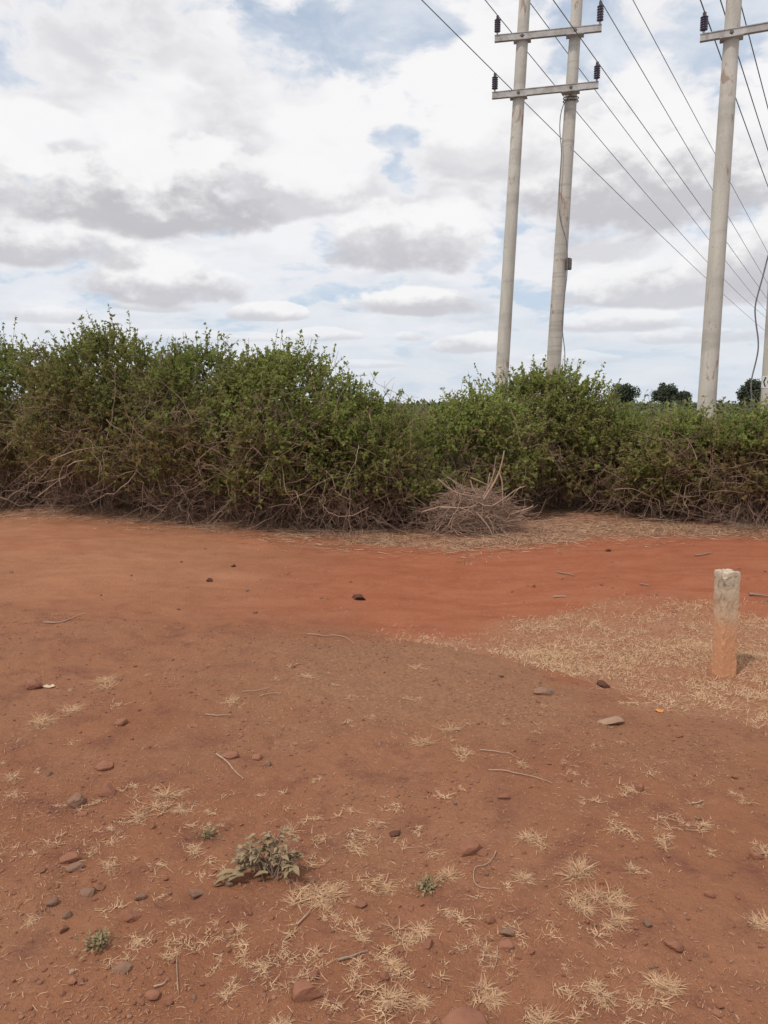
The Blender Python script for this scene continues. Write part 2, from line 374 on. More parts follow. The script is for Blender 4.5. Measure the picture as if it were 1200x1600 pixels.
M = dict(
    ground=m_ground(), leaf=m_leaf(),
    stem=m_two('grey_bark', (.20, .135, .10), (.115, .078, .060), 9, rnd=True, c3=(.34, .25, .185)),
    dead=m_two('dead_twig', (.25, .155, .110), (.165, .098, .072), 9, rnd=True, c3=(.42, .30, .22)),
    brush=m_two('dry_brushwood', (.32, .205, .150), (.215, .130, .095), 9, rnd=True, c3=(.46, .325, .24)),
    straw=m_straw('dry_straw', (.50, .315, .185), (.66, .44, .265), (.38, .205, .12)),
    field=m_straw('dry_turf', (.56, .37, .225), (.72, .51, .32), (.42, .26, .145)),
    litter=m_straw('litter', (.50, .32, .20), (.34, .20, .125), (.66, .46, .30)),
    weed=m_straw('weed_leaf', (.28, .205, .115), (.35, .26, .155), (.25, .19, .10)),
    sprig=m_straw('green_sprig', (.26, .23, .12), (.32, .26, .14), (.34, .23, .14)),
    pole_a=m_concrete_pole('pole_concrete', (.55, .505, .44), 1.3),
    pole_b=m_concrete_pole('banded_pole_concrete', (.52, .475, .415), 7.),
    steel=m_two('galvanised_steel', (.44, .41, .385), (.30, .27, .25), 5, .55, .4),
    darksteel=m_two('dark_steel', (.085, .07, .065), (.13, .105, .095), 8, .6, .4),
    insul=m_two('glazed_insulator', (.060, .048, .075), (.085, .068, .095), 12, .3, .5, bump=.05),
    cable=m_two('grey_cable', (.13, .12, .12), (.19, .175, .17), 9, .6, .3, bump=.02),
    black=m_two('black_cable', (.045, .043, .043), (.075, .07, .068), 9, .6, .3, bump=.02),
    white=m_two('white_paint', (.72, .70, .66), (.60, .57, .52), 9, .6, .3),
    blackpaint=m_two('black_paint', (.03, .03, .03), (.045, .042, .04), 9, .6, .3),
    post=m_post(),
    rock_red=m_rock('red_stone', (.290, .130, .080), (.200, .088, .056)),
    rock_grey=m_rock('grey_stone', (.250, .145, .098), (.165, .092, .062)),
    rock_pale=m_rock('pale_stone', (.36, .225, .155), (.27, .155, .105)),
    rock_dark=m_rock('dark_clod', (.115, .050, .032), (.085, .04, .028)),
    farleaf=m_two('far_tree_leaf', (.050, .066, .045), (.075, .092, .060), 1.5, rnd=True, c3=(.075, .085, .045)),
    bark=m_two('tree_bark', (.14, .10, .075), (.09, .065, .05), 8),
    paper=m_two('white_scrap', (.55, .43, .33), (.46, .35, .26), 20),
    peel=m_two('orange_scrap', (.62, .25, .06), (.50, .20, .06), 20),
)

# ------------------------------------------------------------------ terrain height and zones
def poly(pts): 
    q = np.array([G(*p)[:2] for p in pts]); return q
EDGE = poly([(-700, 905), (-200, 935), (200, 965), (420, 975), (560, 975), (700, 1005), (850, 1055), (1000, 1098), (1200, 1145), (1500, 1225)])   # near edge of road / turf
_ex = np.linspace(-40, 40, 6000); _ey = np.interp(_ex, EDGE[:, 0], EDGE[:, 1])+.16*fbm(_ex*1.7, _ex*0+7.3, 4, 301, .6)
def edge_y(x): return np.interp(x, _ex, _ey)
TURF = poly([(560, 974), (640, 970), (760, 968), (900, 948), (1000, 942), (1100, 945), (1200, 950), (1500, 960)])
def turf_y(x): return np.interp(x, TURF[:, 0], TURF[:, 1])
FOOT = poly([(-700, 780), (-200, 785), (0, 797), (100, 806), (250, 817), (400, 829), (500, 838), (620, 848), (720, 850), (850, 842), (930, 832), (1000, 834), (1100, 832), (1200, 832), (1900, 832)])  # where soil meets verge
def foot_y(x): return np.interp(x, FOOT[:, 0], FOOT[:, 1])
def height(x, y):
    x = np.asarray(x, float); y = np.asarray(y, float)
    near = 1/(1+np.maximum(y-14, 0)*.12)
    h = .10*fbm(x*.28+5, y*.28+3, 3, 1)*sstep(np.hypot(x, y-2), 0, 6)
    h = h+.040*fbm(x*1.1, y*1.1, 3, 11)+.016*fbm(x*4, y*4, 3, 21)*near
    rd = sstep(y, edge_y(x)+.1, edge_y(x)+.8)*(1-sstep(y, foot_y(x)-.3, foot_y(x)+.2))
    h = h+(1-rd*.85)*.010*fbm(x*14, y*14, 3, 31)*near
    h = h-.035*sstep(y, edge_y(x)-.25, edge_y(x)+.35)                 # worn ground lies a little above road and turf
    h = h+.10*np.exp(-((x+4.6)/2.2)**2-((y-8.2)/1.6)**2)               # low hump on the left of the track
    h = h+.03*sstep(y, foot_y(x)-.1, foot_y(x)+.5)
    h = h-np.clip((y-40)/400, 0, 1)*.4
    return h
def ground():
    ys = [-30, -18, -10, -5, -2, 0, .7]
    y = 1.1
    while y < 15: ys.append(y); y += max(y, 2.2)*.0052
    st = y*.0052
    while y < 4500: ys.append(y); st *= 1.14; y += st
    ys = np.array(ys); nc = 560
    s = np.linspace(-1, 1, nc); s = .75*s+.25*s**3
    Wd = 3.2+.95*np.abs(ys)
    X = s[None]*Wd[:, None]; Y = np.repeat(ys[:, None], nc, 1)
    Z = height(X, Y)
    V = np.stack([X, Y, Z], -1).reshape(-1, 3)
    i = np.arange(len(ys)-1)[:, None]*nc; j = np.arange(nc-1)[None]
    f = np.stack([i+j, i+j+1, i+j+nc+1, i+j+nc], -1).reshape(-1, 4)
    wob = .35*fbm(X*1.3, Y*2.6, 4, 41)+.12*fbm(X*7, Y*9, 3, 46)
    yw = Y+wob
    sf = sstep(-X, -.4, .8); road = sstep(yw, edge_y(X)-.15-.5*sf, edge_y(X)+.35+1.1*sf)*np.clip(1-.25*sf+.5*sf*fbm(X*1.1, Y*1.7, 4, 57), 0, 1)
    
    # the left foreground is only slightly redder than the mound
    gw = Y+.55*fbm(X*2.1, Y*3.1, 5, 43); grass = sstep(gw, edge_y(X)-.10, edge_y(X)+.35)*(1-sstep(gw, turf_y(X)-.45, turf_y(X)+.35))*sstep(X, -.25, .45)
    tan = sstep(-X, .1, 2.2)*(.95+.8*fbm(X*.8, Y*1.2, 3, 55))
    verge = sstep(Y+.5*wob, foot_y(X)-.12, foot_y(X)+.15); bush_floor = sstep(Y, 14, 20)
    mound = np.exp(-((X-.35)/1.5)**2-((Y-4.5)/1.0)**2)
    mound = np.clip(mound*1.2+.9*fbm(X*1.5, Y*1.5, 4, 51), 0, 1)*(1-sstep(yw, edge_y(X)-.1-.6*sf, edge_y(X)+.2+.3*sf))
    o = obj('ground', [(V, f)], M['ground'], attrs=dict(road=[road], grass=[grass], verge=[verge], mound=[mound], tan=[np.clip(tan, 0, 1)], far=[bush_floor]))
    tag(o, kind='structure')
ground()
def on(px, py, dz=0.):
    """pixel to a point on the terrain"""
    z = 0.
    for _ in range(6):
        P = at_height(px, py, z); z = float(height(P[0], P[1]))
    P = at_height(px, py, z); P[2] = z+dz; return P

# ------------------------------------------------------------------ hedge bushes
def bush(cx, wpx, top, base, dr=1.05, dry=.3, lean=0, label='', shoots=1500, back=0.0, low=.30, seed=0, fr=.92, deadn=160, name='hedge_bush', lsz=1.0, dryband=.45):
    r = np.random.default_rng(seed)
    B = on(cx, base) if base else None
    D0 = B[1]+back
    Rx = (wpx/2)/F*(D0+dr); cy = D0+dr*fr
    x = (cx-600)/F*(cy*1.0)*1.0
    # top height from the pixel of the crest
    H = at_range(cx, top, math.hypot(x, cy))[2]
    z0 = float(height(x, cy))
    root = empty(name, (x, cy, z0), label, 'bush', 'bushes of the hedge along the dirt road')
    H = H-z0
    def surf(th, ph, rad=1.0):
        """lumpy egg: th azimuth, ph in 0..1 height"""
        prof = np.interp(ph, [0, .12, .35, .6, .8, .93, 1], [.62, .80, .98, 1.0, .84, .52, .12])
        lump = 1+.50*vnoise(th*1.6+seed*3.1, ph*3.2+seed, 60+seed % 7)+.42*vnoise(th*4+seed, ph*7, 70+seed % 5)
        rr = prof*lump*rad
        return np.stack([np.cos(th)*Rx*rr, np.sin(th)*dr*rr, ph*H*(.90+.16*lump*rad-.04)], -1)
    # shoots with leaves
    n = shoots
    th = r.uniform(-pi, 2*pi, n); th = np.where(r.random(n) < .62, -pi/2+r.normal(0, .8, n), th)
    ph = 1-(1-low)*r.random(n)**1.05
    g = vnoise(th*2.6+seed*5, ph*4.5+seed, 85) > r.uniform(-.34, -.10, n); th, ph = th[g], ph[g]; n = len(th)
    rad = 1-.50*r.random(n)**1.8
    P = surf(th, ph, rad)
    out = np.stack([np.cos(th)*.7, np.sin(th)*.8, .15+.95*ph**2], -1)
    L = r.uniform(.14, .34, n)*np.where((ph > .82) & (r.random(n) < .30), 1.45, 1.)
    Dd = nrm(out+.55*r.normal(size=(n, 3))+np.array([0, 0, .25]))
    K = 5; tt = np.linspace(0, 1, K)
    up = np.array([0, 0, 1.]); bend = r.uniform(-.25, .30, n)
    path = P[:, None]+Dd[:, None]*(L[:, None]*tt)[..., None]+up*(bend*L)[:, None, None]*(tt**2)[None, :, None]
    parts_tw = tubes(path, np.linspace(.0045, .0018, K)[None].repeat(n, 0), 3)
    nl = 17
    s = r.random((n, nl))**.75
    base_p = P[:, None]+Dd[:, None]*(L[:, None]*s)[..., None]+up*(bend*L)[:, None, None]*(s**2)[..., None]
    base_p = base_p.reshape(-1, 3)
    dl = nrm(np.repeat(Dd, nl, 0)*.55+rdir(n*nl, r)*.9+up*.1)
    nn = nrm(rdir(n*nl, r)*.75+up*.8+np.array([-.15, -.35, 0]))
    ln = r.uniform(.026, .066, n*nl)*lsz*np.repeat(r.uniform(.8, 1.25, n), nl); wd = ln*r.uniform(.24, .36, n*nl)
    phl = np.repeat(ph, nl)
    keep = r.random(n*nl) < np.interp(phl, [low, low+.15, .6, 1], [.45, .8, 1, 1])
    rv = np.clip(np.repeat(r.beta(2, 2, n), nl)*.6+r.random(n*nl)*.4+{440: .18, 652: .2, 740: .28, 845: .15, 1060: .18, 25: -.2, 180: -.12, 305: -.18, 955: -.05}.get(cx, 0), 0, 1)
    clump = vnoise(np.repeat(th, nl)*2.2+seed, phl*4.5, 80)+.5
    dv = np.clip(dry+(dryband+.1-phl)*1.15+(clump-.5)*1.0+r.normal(0, .22, n*nl), 0, 1)
    dv = np.where(r.random(n*nl) < .04, 1, dv)
    k = keep
    lv = leaves(base_p[k], dl[k], nn[k], ln[k], wd[k])
    fo = obj('foliage', [(lv[0]+np.array([x, cy, z0]), lv[1])], M['leaf'], root, dict(rnd=[np.repeat(rv[k], 4)], dry=[np.repeat(dv[k], 4)]), smooth=False)
    # stems: arcs from the foot up into the crown
    ns = 70
    a0 = r.uniform(0, 2*pi, ns); r0 = r.random(ns)**.5*.75
    p0 = np.stack([np.cos(a0)*r0*Rx*.8, np.sin(a0)*r0*dr*.7, np.full(ns, -.05)], -1)
    t1 = r.uniform(-pi, pi, ns); h1 = r.uniform(.45, .97, ns)
    p1 = surf(t1, h1, r.uniform(.45, .95, ns))
    mid = (p0+p1)/2+np.stack([r.normal(0, .22, ns), r.normal(0, .2, ns), r.uniform(.0, .35, ns)], -1)
    K = 9; tt = np.linspace(0, 1, K)[None, :, None]
    path = (1-tt)**2*p0[:, None]+2*tt*(1-tt)*mid[:, None]+tt**2*p1[:, None]
    path += r.normal(0, .018, path.shape)*np.sin(np.linspace(0, pi, K))[None, :, None]
    rr = r.uniform(.008, .019, ns)[:, None]*np.linspace(1, .3, K)[None]
    st = tubes(path, rr, 5)
    rs = np.repeat(r.random(ns)**2, K*5)
    off = np.array([x, cy, z0])
    obj('stems', [(st[0]+off, st[1]), (parts_tw[0]+off, parts_tw[1])], M['stem'], root, dict(rnd=[rs, np.repeat(r.random(n)*.3, 15)]))
    # dead twigs tangled in the bare lower half
    nd = deadn
    th = r.normal(-pi/2, .75, nd); ph = .02+.70*r.random(nd)**1.35
    pa = surf(th, ph, r.uniform(.62, 1.10, nd))
    gd = nrm(np.stack([r.normal(0, .75, nd), r.normal(-.1, .4, nd), r.normal(.25, 1.0, nd)], -1))
    ll = r.uniform(.25, 1.05, nd)
    sag = r.uniform(-.5, .15, nd)
    K = 8; t_ = np.linspace(0, 1, K)
    path = pa[:, None]+gd[:, None]*(ll[:, None]*t_)[..., None]+up*(sag*ll)[:, None, None]*(t_**2)[None, :, None]
    sw = r.normal(0, .10, (nd, 3)); path += sw[:, None]*np.sin(t_*pi*r.uniform(1, 2.5, nd)[:, None])[..., None]*ll[:, None, None]
    path += r.normal(0, .016, path.shape)
    path[..., 2] = np.maximum(path[..., 2], .02)
    rr = r.uniform(.002, .0062, nd)[:, None]*np.linspace(1, .4, K)[None]
    dd = tubes(path, rr, 4)
    # side twigs
    q = r.integers(0, nd, nd*3); kk = r.integers(1, K-1, nd*3)
    sp = path[q, kk]; sdv = nrm(gd[q]+rdir(nd*3, r)*.9); sl = r.uniform(.08, .32, nd*3)
    t2 = np.linspace(0, 1, 4)
    spath = sp[:, None]+sdv[:, None]*(sl[:, None]*t2)[..., None]+up*(-.2*sl)[:, None, None]*(t2**2)[None, :, None]
    spath[..., 2] = np.maximum(spath[..., 2], .02)
    s3 = tubes(spath, np.full((nd*3, 1), .0028)*np.linspace(1, .6, 4)[None], 3)
    obj('dead_twigs', [(dd[0]+off, dd[1]), (s3[0]+off, s3[1])], M['dead'], root, dict(rnd=[np.repeat(r.random(nd)**1.6, K*4), np.repeat(r.random(nd*3)*.6, 12)]))
    return root
BUSH = [
 # cx, w, top, base, dr, dry, shoots, dead
 (-150, 300, 520, 795, 1.1, .30, 'dark green bush cut by the left picture edge, outermost of the hedge', 1300, 90),
 (25, 240, 516, 798, 1.1, .28, 'tall dark bush with ragged top at the left end of the hedge', 2300, 200),
 (180, 240, 503, 808, 1.1, .62, 'tallest bush of the hedge, brownish olive with pale fallen branches before it', 2500, 300),
 (305, 220, 522, 820, 1.1, .36, 'tall dark olive bush between the brownish tallest bush and the bright green one', 2200, 240),
 (440, 230, 530, 830, 1.1, .10, 'bright green tall bush with feathery shoots over a tangle of bare curved stems', 2500, 330),
 (548, 190, 592, 836, 1.0, .14, 'green bush with a sloping top just left of the gap in the hedge', 1900, 260),
 (652, 90, 668, 822, .9, .12, 'small green bush in the gap behind the left of the brush pile', 1200, 110),
 (740, 170, 606, 812, 1.0, .06, 'fresh green rounded bush right behind the brush pile', 2000, 110),
 (845, 220, 570, 800, 1.1, .18, 'tall rounded green bush in front of the two linked concrete poles', 2600, 150),
 (955, 200, 614, 804, 1.0, .42, 'lower brownish bush under the leftmost far tree, right of the tall rounded bush', 1800, 170),
 (1060, 210, 622, 818, 1.0, .36, 'low yellowish green bush in front of the single leaning pole', 1900, 190),
 (1165, 200, 622, 828, 1.0, .50, 'low brown bush with dry thorny foot beside the chevron pole', 1900, 280),
 (1330, 300, 600, 815, 1.2, .35, 'low bush past the chevron pole, outermost at the right', 1100, 90),
]
for i, (cx, w, tp, bs, dr, dry, lab, sh, dn) in enumerate(BUSH):
    bush(cx, w*1.12, tp+45+(4 if cx > 900 else 0)+(18 if cx == 652 else 0)-(12 if cx in (555, 740, 845) else 0), bs, dr, dry, label=lab, shoots=sh, seed=i+3, deadn=int(dn*1.35), low=.20)
# second rank behind, fills the depth of the thicket
BACK = [(-60, 300, 545, 790, 'dark leafy bush in the second rank behind the left end of the hedge', 900),
        (110, 300, 535, 796, 'dark leafy bush in the second rank behind the tall brownish bush', 1100),
        (240, 280, 540, 800, 'dark leafy bush in the second rank behind the dark olive bush', 1100),
        (370, 280, 560, 806, 'leafy bush in the second rank, seen in the dip before the bright green bush', 1100),
        (500, 260, 600, 808, 'leafy bush in the second rank behind the slope of the green bush', 1000),
        (625, 190, 640, 800, 'pale green low bush at the back of the gap in the hedge', 1300),
        (790, 240, 610, 790, 'leafy bush in the second rank between the fresh green and tall rounded bushes', 1000),
        (930, 240, 640, 788, 'leafy bush in the second rank under the leftmost far tree', 900),
        (1100, 280, 645, 790, 'leafy bush in the second rank behind the low yellowish bushes', 1000)]
for i, (cx, w, tp, bs, lab, sh) in enumerate(BACK):
    bush(cx, w, tp+52, bs, 1.2, .12, label=lab, shoots=sh, seed=i+31, deadn=30, back=1.1, low=.06, lsz=1.25)

# far scrub seen over the hedge
M['scrub'] = m_two('scrub_leaf', (.075, .095, .040), (.11, .13, .055), 1.5, rnd=True, c3=(.14, .14, .07))
def far_scrub():
    r = np.random.default_rng(5)
    n = 60000
    y = r.uniform(28, 90, n); x = r.uniform(-1, 1, n)*(y*.75+4)
    hh = 1.05+.9*(fbm(x*.22, y*.22, 3, 90)+.35)
    z = hh*r.random(n)**.5
    P = np.stack([x, y, np.clip(z, 0, 1.62)], -1)
    ln = r.uniform(.10, .24, n); lv = leaves(P, nrm(rdir(n, r)+[0, 0, .4]), rdir(n, r)+np.array([0, -.3, .6]), ln, ln*.38)
    o = obj('distant_scrub', [lv], M['scrub'], attrs=dict(rnd=[np.repeat(r.random(n), 4)], dry=[np.repeat(np.clip(.02+r.normal(0, .12, n), 0, 1), 4)]), smooth=False)
    tag(o, 'low green scrub stretching to the horizon beyond the hedge', 'scrub', kind='stuff')
far_scrub()

# distant trees
def far_tree(px, top, wpx, R, label, seed, shp=1.0):
    r = np.random.default_rng(seed)
    base = at_range(px, 640, R); base[2] = float(height(base[0], base[1]))
    T = at_range(px, top, R)[2]-base[2]; Rx = wpx/2/F*R
    root = empty('distant_tree', base, label, 'tree', 'trees on the horizon')
    # limbs
    nb = 9; K = 6; t = np.linspace(0, 1, K)
    ends = np.stack([r.normal(0, .45, nb)*Rx, r.normal(0, .45, nb)*Rx, r.uniform(.6, .92, nb)*T], -1)
    s0 = np.stack([np.zeros(nb), np.zeros(nb), r.uniform(.18, .42, nb)*T], -1)
    lp = s0[:, None]+(ends-s0)[:, None]*t[None, :, None]+np.array([0, 0, .08*T])*np.sin(t*pi)[None, :, None]
    tr = tubes(np.array([[0, 0, -.2], [.1, 0, .2*T], [0, .1, .45*T], [.15, 0, .7*T]])[None], np.array([[.30, .24, .16, .08]])*T/8, 7)
    lb = tubes(lp, np.linspace(.12, .03, K)[None].repeat(nb, 0)*T/8, 5)
    obj('trunk', [(tr[0]+base, tr[1]), (lb[0]+base, lb[1])], M['bark'], root)
    nc = 46; c = rdir(nc, r)*r.random((nc, 1))**.4
    c = c*np.array([Rx*.78, Rx*.78, T*.33*shp])+np.array([0, 0, T*.60])
    nlf = 130
    P = (c[:, None]+rdir(nc*nlf, r).reshape(nc, nlf, 3)*(r.random((nc, nlf, 1))**.4)*Rx*.30*r.uniform(.6, 1.2, (nc, 1, 1))).reshape(-1, 3)
    ln = r.uniform(.18, .42, len(P)); lv = leaves(P, rdir(len(P), r), rdir(len(P), r)+[0, 0, .5], ln, ln*.42)
    obj('crown', [(lv[0]+base, lv[1])], M['farleaf'], root, dict(rnd=[np.repeat(r.random(len(P)), 4)]), smooth=False)
far_tree(976, 597, 46, 150, 'leftmost round dark tree on the horizon, right of the tall rounded bush', 1)
far_tree(1038, 597, 40, 160, 'middle dark tree on the horizon with an uneven open crown', 2, .9)
far_tree(1067, 609, 28, 165, 'smallest low dark tree on the horizon, just left of the single leaning pole', 3, .8)
far_tree(1173, 595, 42, 140, 'tall dark tree on the horizon between the leaning pole and chevron pole', 4, 1.1)

# ------------------------------------------------------------------ power line structures
def pole_line(A, B, z0, z1):
    A = np.asarray(A); B = np.asarray(B); d = (B-A)/(B[2]-A[2])
    return A+d*(z0-A[2]), A+d*(z1-A[2])
def pole_mesh(A, B, ra, rb, n=26, sides=28, seed=0):
    t = np.linspace(0, 1, n); P = A+(B-A)*t[:, None]; R = ra+(rb-ra)*t
    R = R*(1+.006*np.random.default_rng(seed).normal(size=n))
    return tubes(P, R, sides, cap=True)
def insulator(parent, P, h, w):
    """ribbed post insulator standing on a steel pin"""
    pr = [(0, 0), (w*.16, 0), (w*.16, .14*h)]
    body = [(w*.20, .12*h)]
    n = 6
    for i in range(n):
        a = .14*h+(.66*h)*i/n; st = .66*h/n
        body += [(w*.26, a), (w*.48, a+st*.15), (w*.50, a+st*.35), (w*.28, a+st*.65)]
    body += [(w*.26, .82*h), (w*.12, .84*h), (0, .84*h)]
    b = obj('insulator', [lathe(P, (0, 0, 1), body, 18)], M['insul'], parent)
    obj('pin', [lathe(P+np.array([0, 0, -.02]), (0, 0, 1), [(0, 0), (w*.14, 0), (w*.14, .15*h), (0, .15*h)], 10)], M['steel'], parent)
    obj('wire_clamp', [box(P+np.array([0, 0, .90*h]), w*.20, w*.12, .06*h), lathe(P+np.array([0, 0, .82*h]), (0, 0, 1), [(w*.2, 0), (w*.2, .05*h), (0, .05*h)], 10)], M['darksteel'], parent)
    return P+np.array([0, 0, .97*h])
def crossarm(root, Lp, Rp, th, ht):
    """steel channel from Lp to Rp, open side away"""
    Lp = np.asarray(Lp); Rp = np.asarray(Rp); ax = nrm(Rp-Lp); up = np.array([0, 0, 1.]); bk = np.cross(up, ax); bk = nrm(bk)
    c = (Lp+Rp)/2; hl = np.linalg.norm(Rp-Lp)/2; A = np.array([ax, bk, up])
    web = box(c, hl, .007, ht/2, A)
    ftop = box(c+up*(ht/2+.0095)+bk*(th/2-.018), hl+.003, th/2, .007, A)
    fbot = box(c-up*(ht/2+.0095)+bk*(th/2-.018), hl+.003, th/2, .007, A)
    o = obj('crossarm', [web, ftop, fbot], M['steel'], root, smooth=False)
    return o, A
hroot = None
def h_frame():
    global TL, TR_, BL, BR
    R1 = 19.6
    # ends of the arms
    z2 = at_range(772, 152, R1)[2]
    L2 = at_range(769, 149, R1); z2 = L2[2]; R2 = at_height(935, 132, z2)
    L1 = at_range(773, 60, R1+.0); R1_ = at_height(940, 43, L1[2])
    A1, B1 = pole_line(at_range(785, 575, R1+.10), at_range(820, 0, R1+.10), -.4, 13.2)
    base = on(800, 770); base = A1.copy(); base[2] = float(height(A1[0], A1[1]))
    root = empty('power_pylon', base, 'tall frame of two concrete poles joined by two steel crossarms, behind the hedge', 'utility pole')
    d0 = depth(at_range(785, 575, R1))
    obj('pole', pole_mesh(A1, B1, 10.6/F*d0*1.02, 7.2/F*(d0+1.5)), M['pole_a'], root)
    # second pole sits behind the arm where the arm crosses it
    def arm_pt(L, R, px):
        t = np.linspace(0, 1, 400); Q = L+(R-L)*t[:, None]; q = (Q-CP); u = (q@RT)/(q@FW)*F+600
        return Q[np.argmin(abs(u-px))]
    Qa = arm_pt(L1, R1_, 899); Qb = arm_pt(L2, R2, 893)
    rr = math.hypot(Qa[0], Qa[1])+.22
    A2, B2 = pole_line(at_range(865, 570, rr+.1), at_range(902, 0, rr), -.4, 13.2)
    p2 = obj('pole', pole_mesh(A2, B2, 12.4/F*depth(at_range(865, 570, rr)), 7.6/F*depth(at_range(902, 0, rr)), seed=4), M['pole_b'], root)
    p2['label'] = 'concrete pole with dark horizontal casting bands'
    for (L, R) in ((L1, R1_), (L2, R2)):
        arm, A = crossarm(root, L, R, .09, .115)
        for (a, b) in ((A1, B1), (A2, B2)):
            t = (L[2]-a[2])/(b[2]-a[2]); c = a+(b-a)*t; rad = .155
            # saddle plate under the arm, and a bolt through the web
            e = np.dot(c-L, A[0]); q = L+A[0]*e
            obj('saddle_plate', [box(q+np.array([0, 0, -.088])+A[1]*.06, .20, .12, .012, A)], M['steel'], root, smooth=False)
            obj('bolt', [lathe(q-A[1]*.035, A[1], [(0, 0), (.026, 0), (.026, .026), (.045, .027), (.045, .032)], 6)], M['darksteel'], arm, smooth=False) if False else None
            b_ = obj('bolt', [lathe(q-A[1]*.030, A[1], [(0, 0), (.024, 0), (.024, .020), (.042, .021), (.042, .026)], 6)], M['darksteel'], root, smooth=False)
            # strap round the back of the pole
            an = np.linspace(0, 2*pi, 25); ring = np.stack([c[0]+np.cos(an)*rad, c[1]+np.sin(an)*rad, np.full(25, c[2])], -1)
            obj('strap', [tubes(ring, np.full(25, .012), 5)], M['darksteel'], root)
    ex = nrm(R2-L2)
    H = .43
    TLp = insulator(root, L1+ex*.06+np.array([0, 0, .074]), H, .15); TRp = insulator(root, R1_-ex*.04+np.array([0, 0, .074]), H+.08, .155)
    BLp = insulator(root, L2+ex*.06+np.array([0, 0, .074]), H, .15); BRp = insulator(root, R2-ex*.04+np.array([0, 0, .074]), H, .15)
    # cable running down the second pole
    def onp(px, py, dr=0.): return at_range(px, py, rr-.16+dr)
    pts = [(888, 152), (880, 160), (876, 175), (874, 200), (876, 222), (878, 235), (874, 290), (873, 330), (877, 352), (885, 372), (887, 405), (886, 432), (883, 455), (880, 480), (878, 510), (880, 530), (883, 548), (882, 580)]
    P = smooth_path([onp(*p) for p in pts], 60)
    obj('cable', [tubes(P, np.full(len(P), .011), 6)], M['cable'], root)
    c = at_range(888, 413, rr-.05)
    jb = obj('junction_box', [box(c, .07, .06, .125), box(c+np.array([0, 0, .135]), .045, .045, .01), box(c+np.array([0, -.064, 0]), .055, .004, .105)], M['darksteel'], root, smooth=False)
    for py in (153, 158):
        t = (at_range(890, py, rr)[2]-A2[2])/(B2[2]-A2[2]); c = A2+(B2-A2)*t
        an = np.linspace(0, 2*pi, 25); ring = np.stack([c[0]+np.cos(an)*.175, c[1]+np.sin(an)*.175, c[2]+.02*np.sin(an)], -1)
        obj('strap', [tubes(ring, np.full(25, .013), 5)], M['darksteel'], root)
    return TLp, TRp, BLp, BRp
def smooth_path(pts, n):
    pts = np.array(pts); d = np.concatenate([[0], np.cumsum(np.linalg.norm(np.diff(pts, axis=0), axis=1))])
    s = np.linspace(0, d[-1], n); Q = np.stack([np.interp(s, d, pts[:, i]) for i in range(3)], -1)
    for _ in range(3): Q[1:-1] = (Q[:-2]+2*Q[1:-1]+Q[2:])/4
    return Q
TLp, TRp, BLp, BRp = h_frame()

def single_pole():
    R = 15.0
    A, B = pole_line(at_range(1104, 635, R), at_range(1147, 0, R), -.4, 12.2)
    base = A.copy(); base[2] = float(height(A[0], A[1]))
    root = empty('power_pylon', base, 'thick leaning concrete pole with a steel crossarm, right of the three small far trees', 'utility pole')
    obj('pole', pole_mesh(A, B, 14.6/F*depth(at_range(1104, 635, R)), 9.4/F*depth(at_range(1147, 0, R)), seed=9), M['pole_a'], root)
    Lp = at_range(1094, 59, R-.14); Rp = at_height(1203, 40, Lp[2]); Rp = Lp+(Rp-Lp)*1.85
    arm, Ax = crossarm(root, Lp, Rp, .08, .085)
    t = (Lp[2]-A[2])/(B[2]-A[2]); c = A+(B-A)*t; q = Lp+Ax[0]*np.dot(c-Lp, Ax[0])
    obj('saddle_plate', [box(q+np.array([0, 0, -.070])+Ax[1]*.06, .18, .11, .011, Ax)], M['steel'], root, smooth=False)
    obj('bolt', [lathe(q-Ax[1]*.030, Ax[1], [(0, 0), (.020, 0), (.020, .020), (.036, .021), (.036, .026)], 6)], M['darksteel'], root, smooth=False)
    an = np.linspace(0, 2*pi, 25); ring = np.stack([c[0]+np.cos(an)*.155, c[1]+np.sin(an)*.155, np.full(25, c[2])], -1)
    obj('strap', [tubes(ring, np.full(25, .012), 5)], M['darksteel'], root)
    P = insulator(root, Lp+Ax[0]*.05+np.array([0, 0, .06]), .34, .13)
    insulator(root, Rp-Ax[0]*.05+np.array([0, 0, .06]), .34, .13)
    # its twin leg, outside the picture
    sh = (Rp-Lp)*.62
    obj('pole', pole_mesh(A+sh*np.array([1, 1, 0]), B+sh*np.array([1, 1, 0]), .185, .125, seed=10), M['pole_a'], root)
    return P
P3 = single_pole()

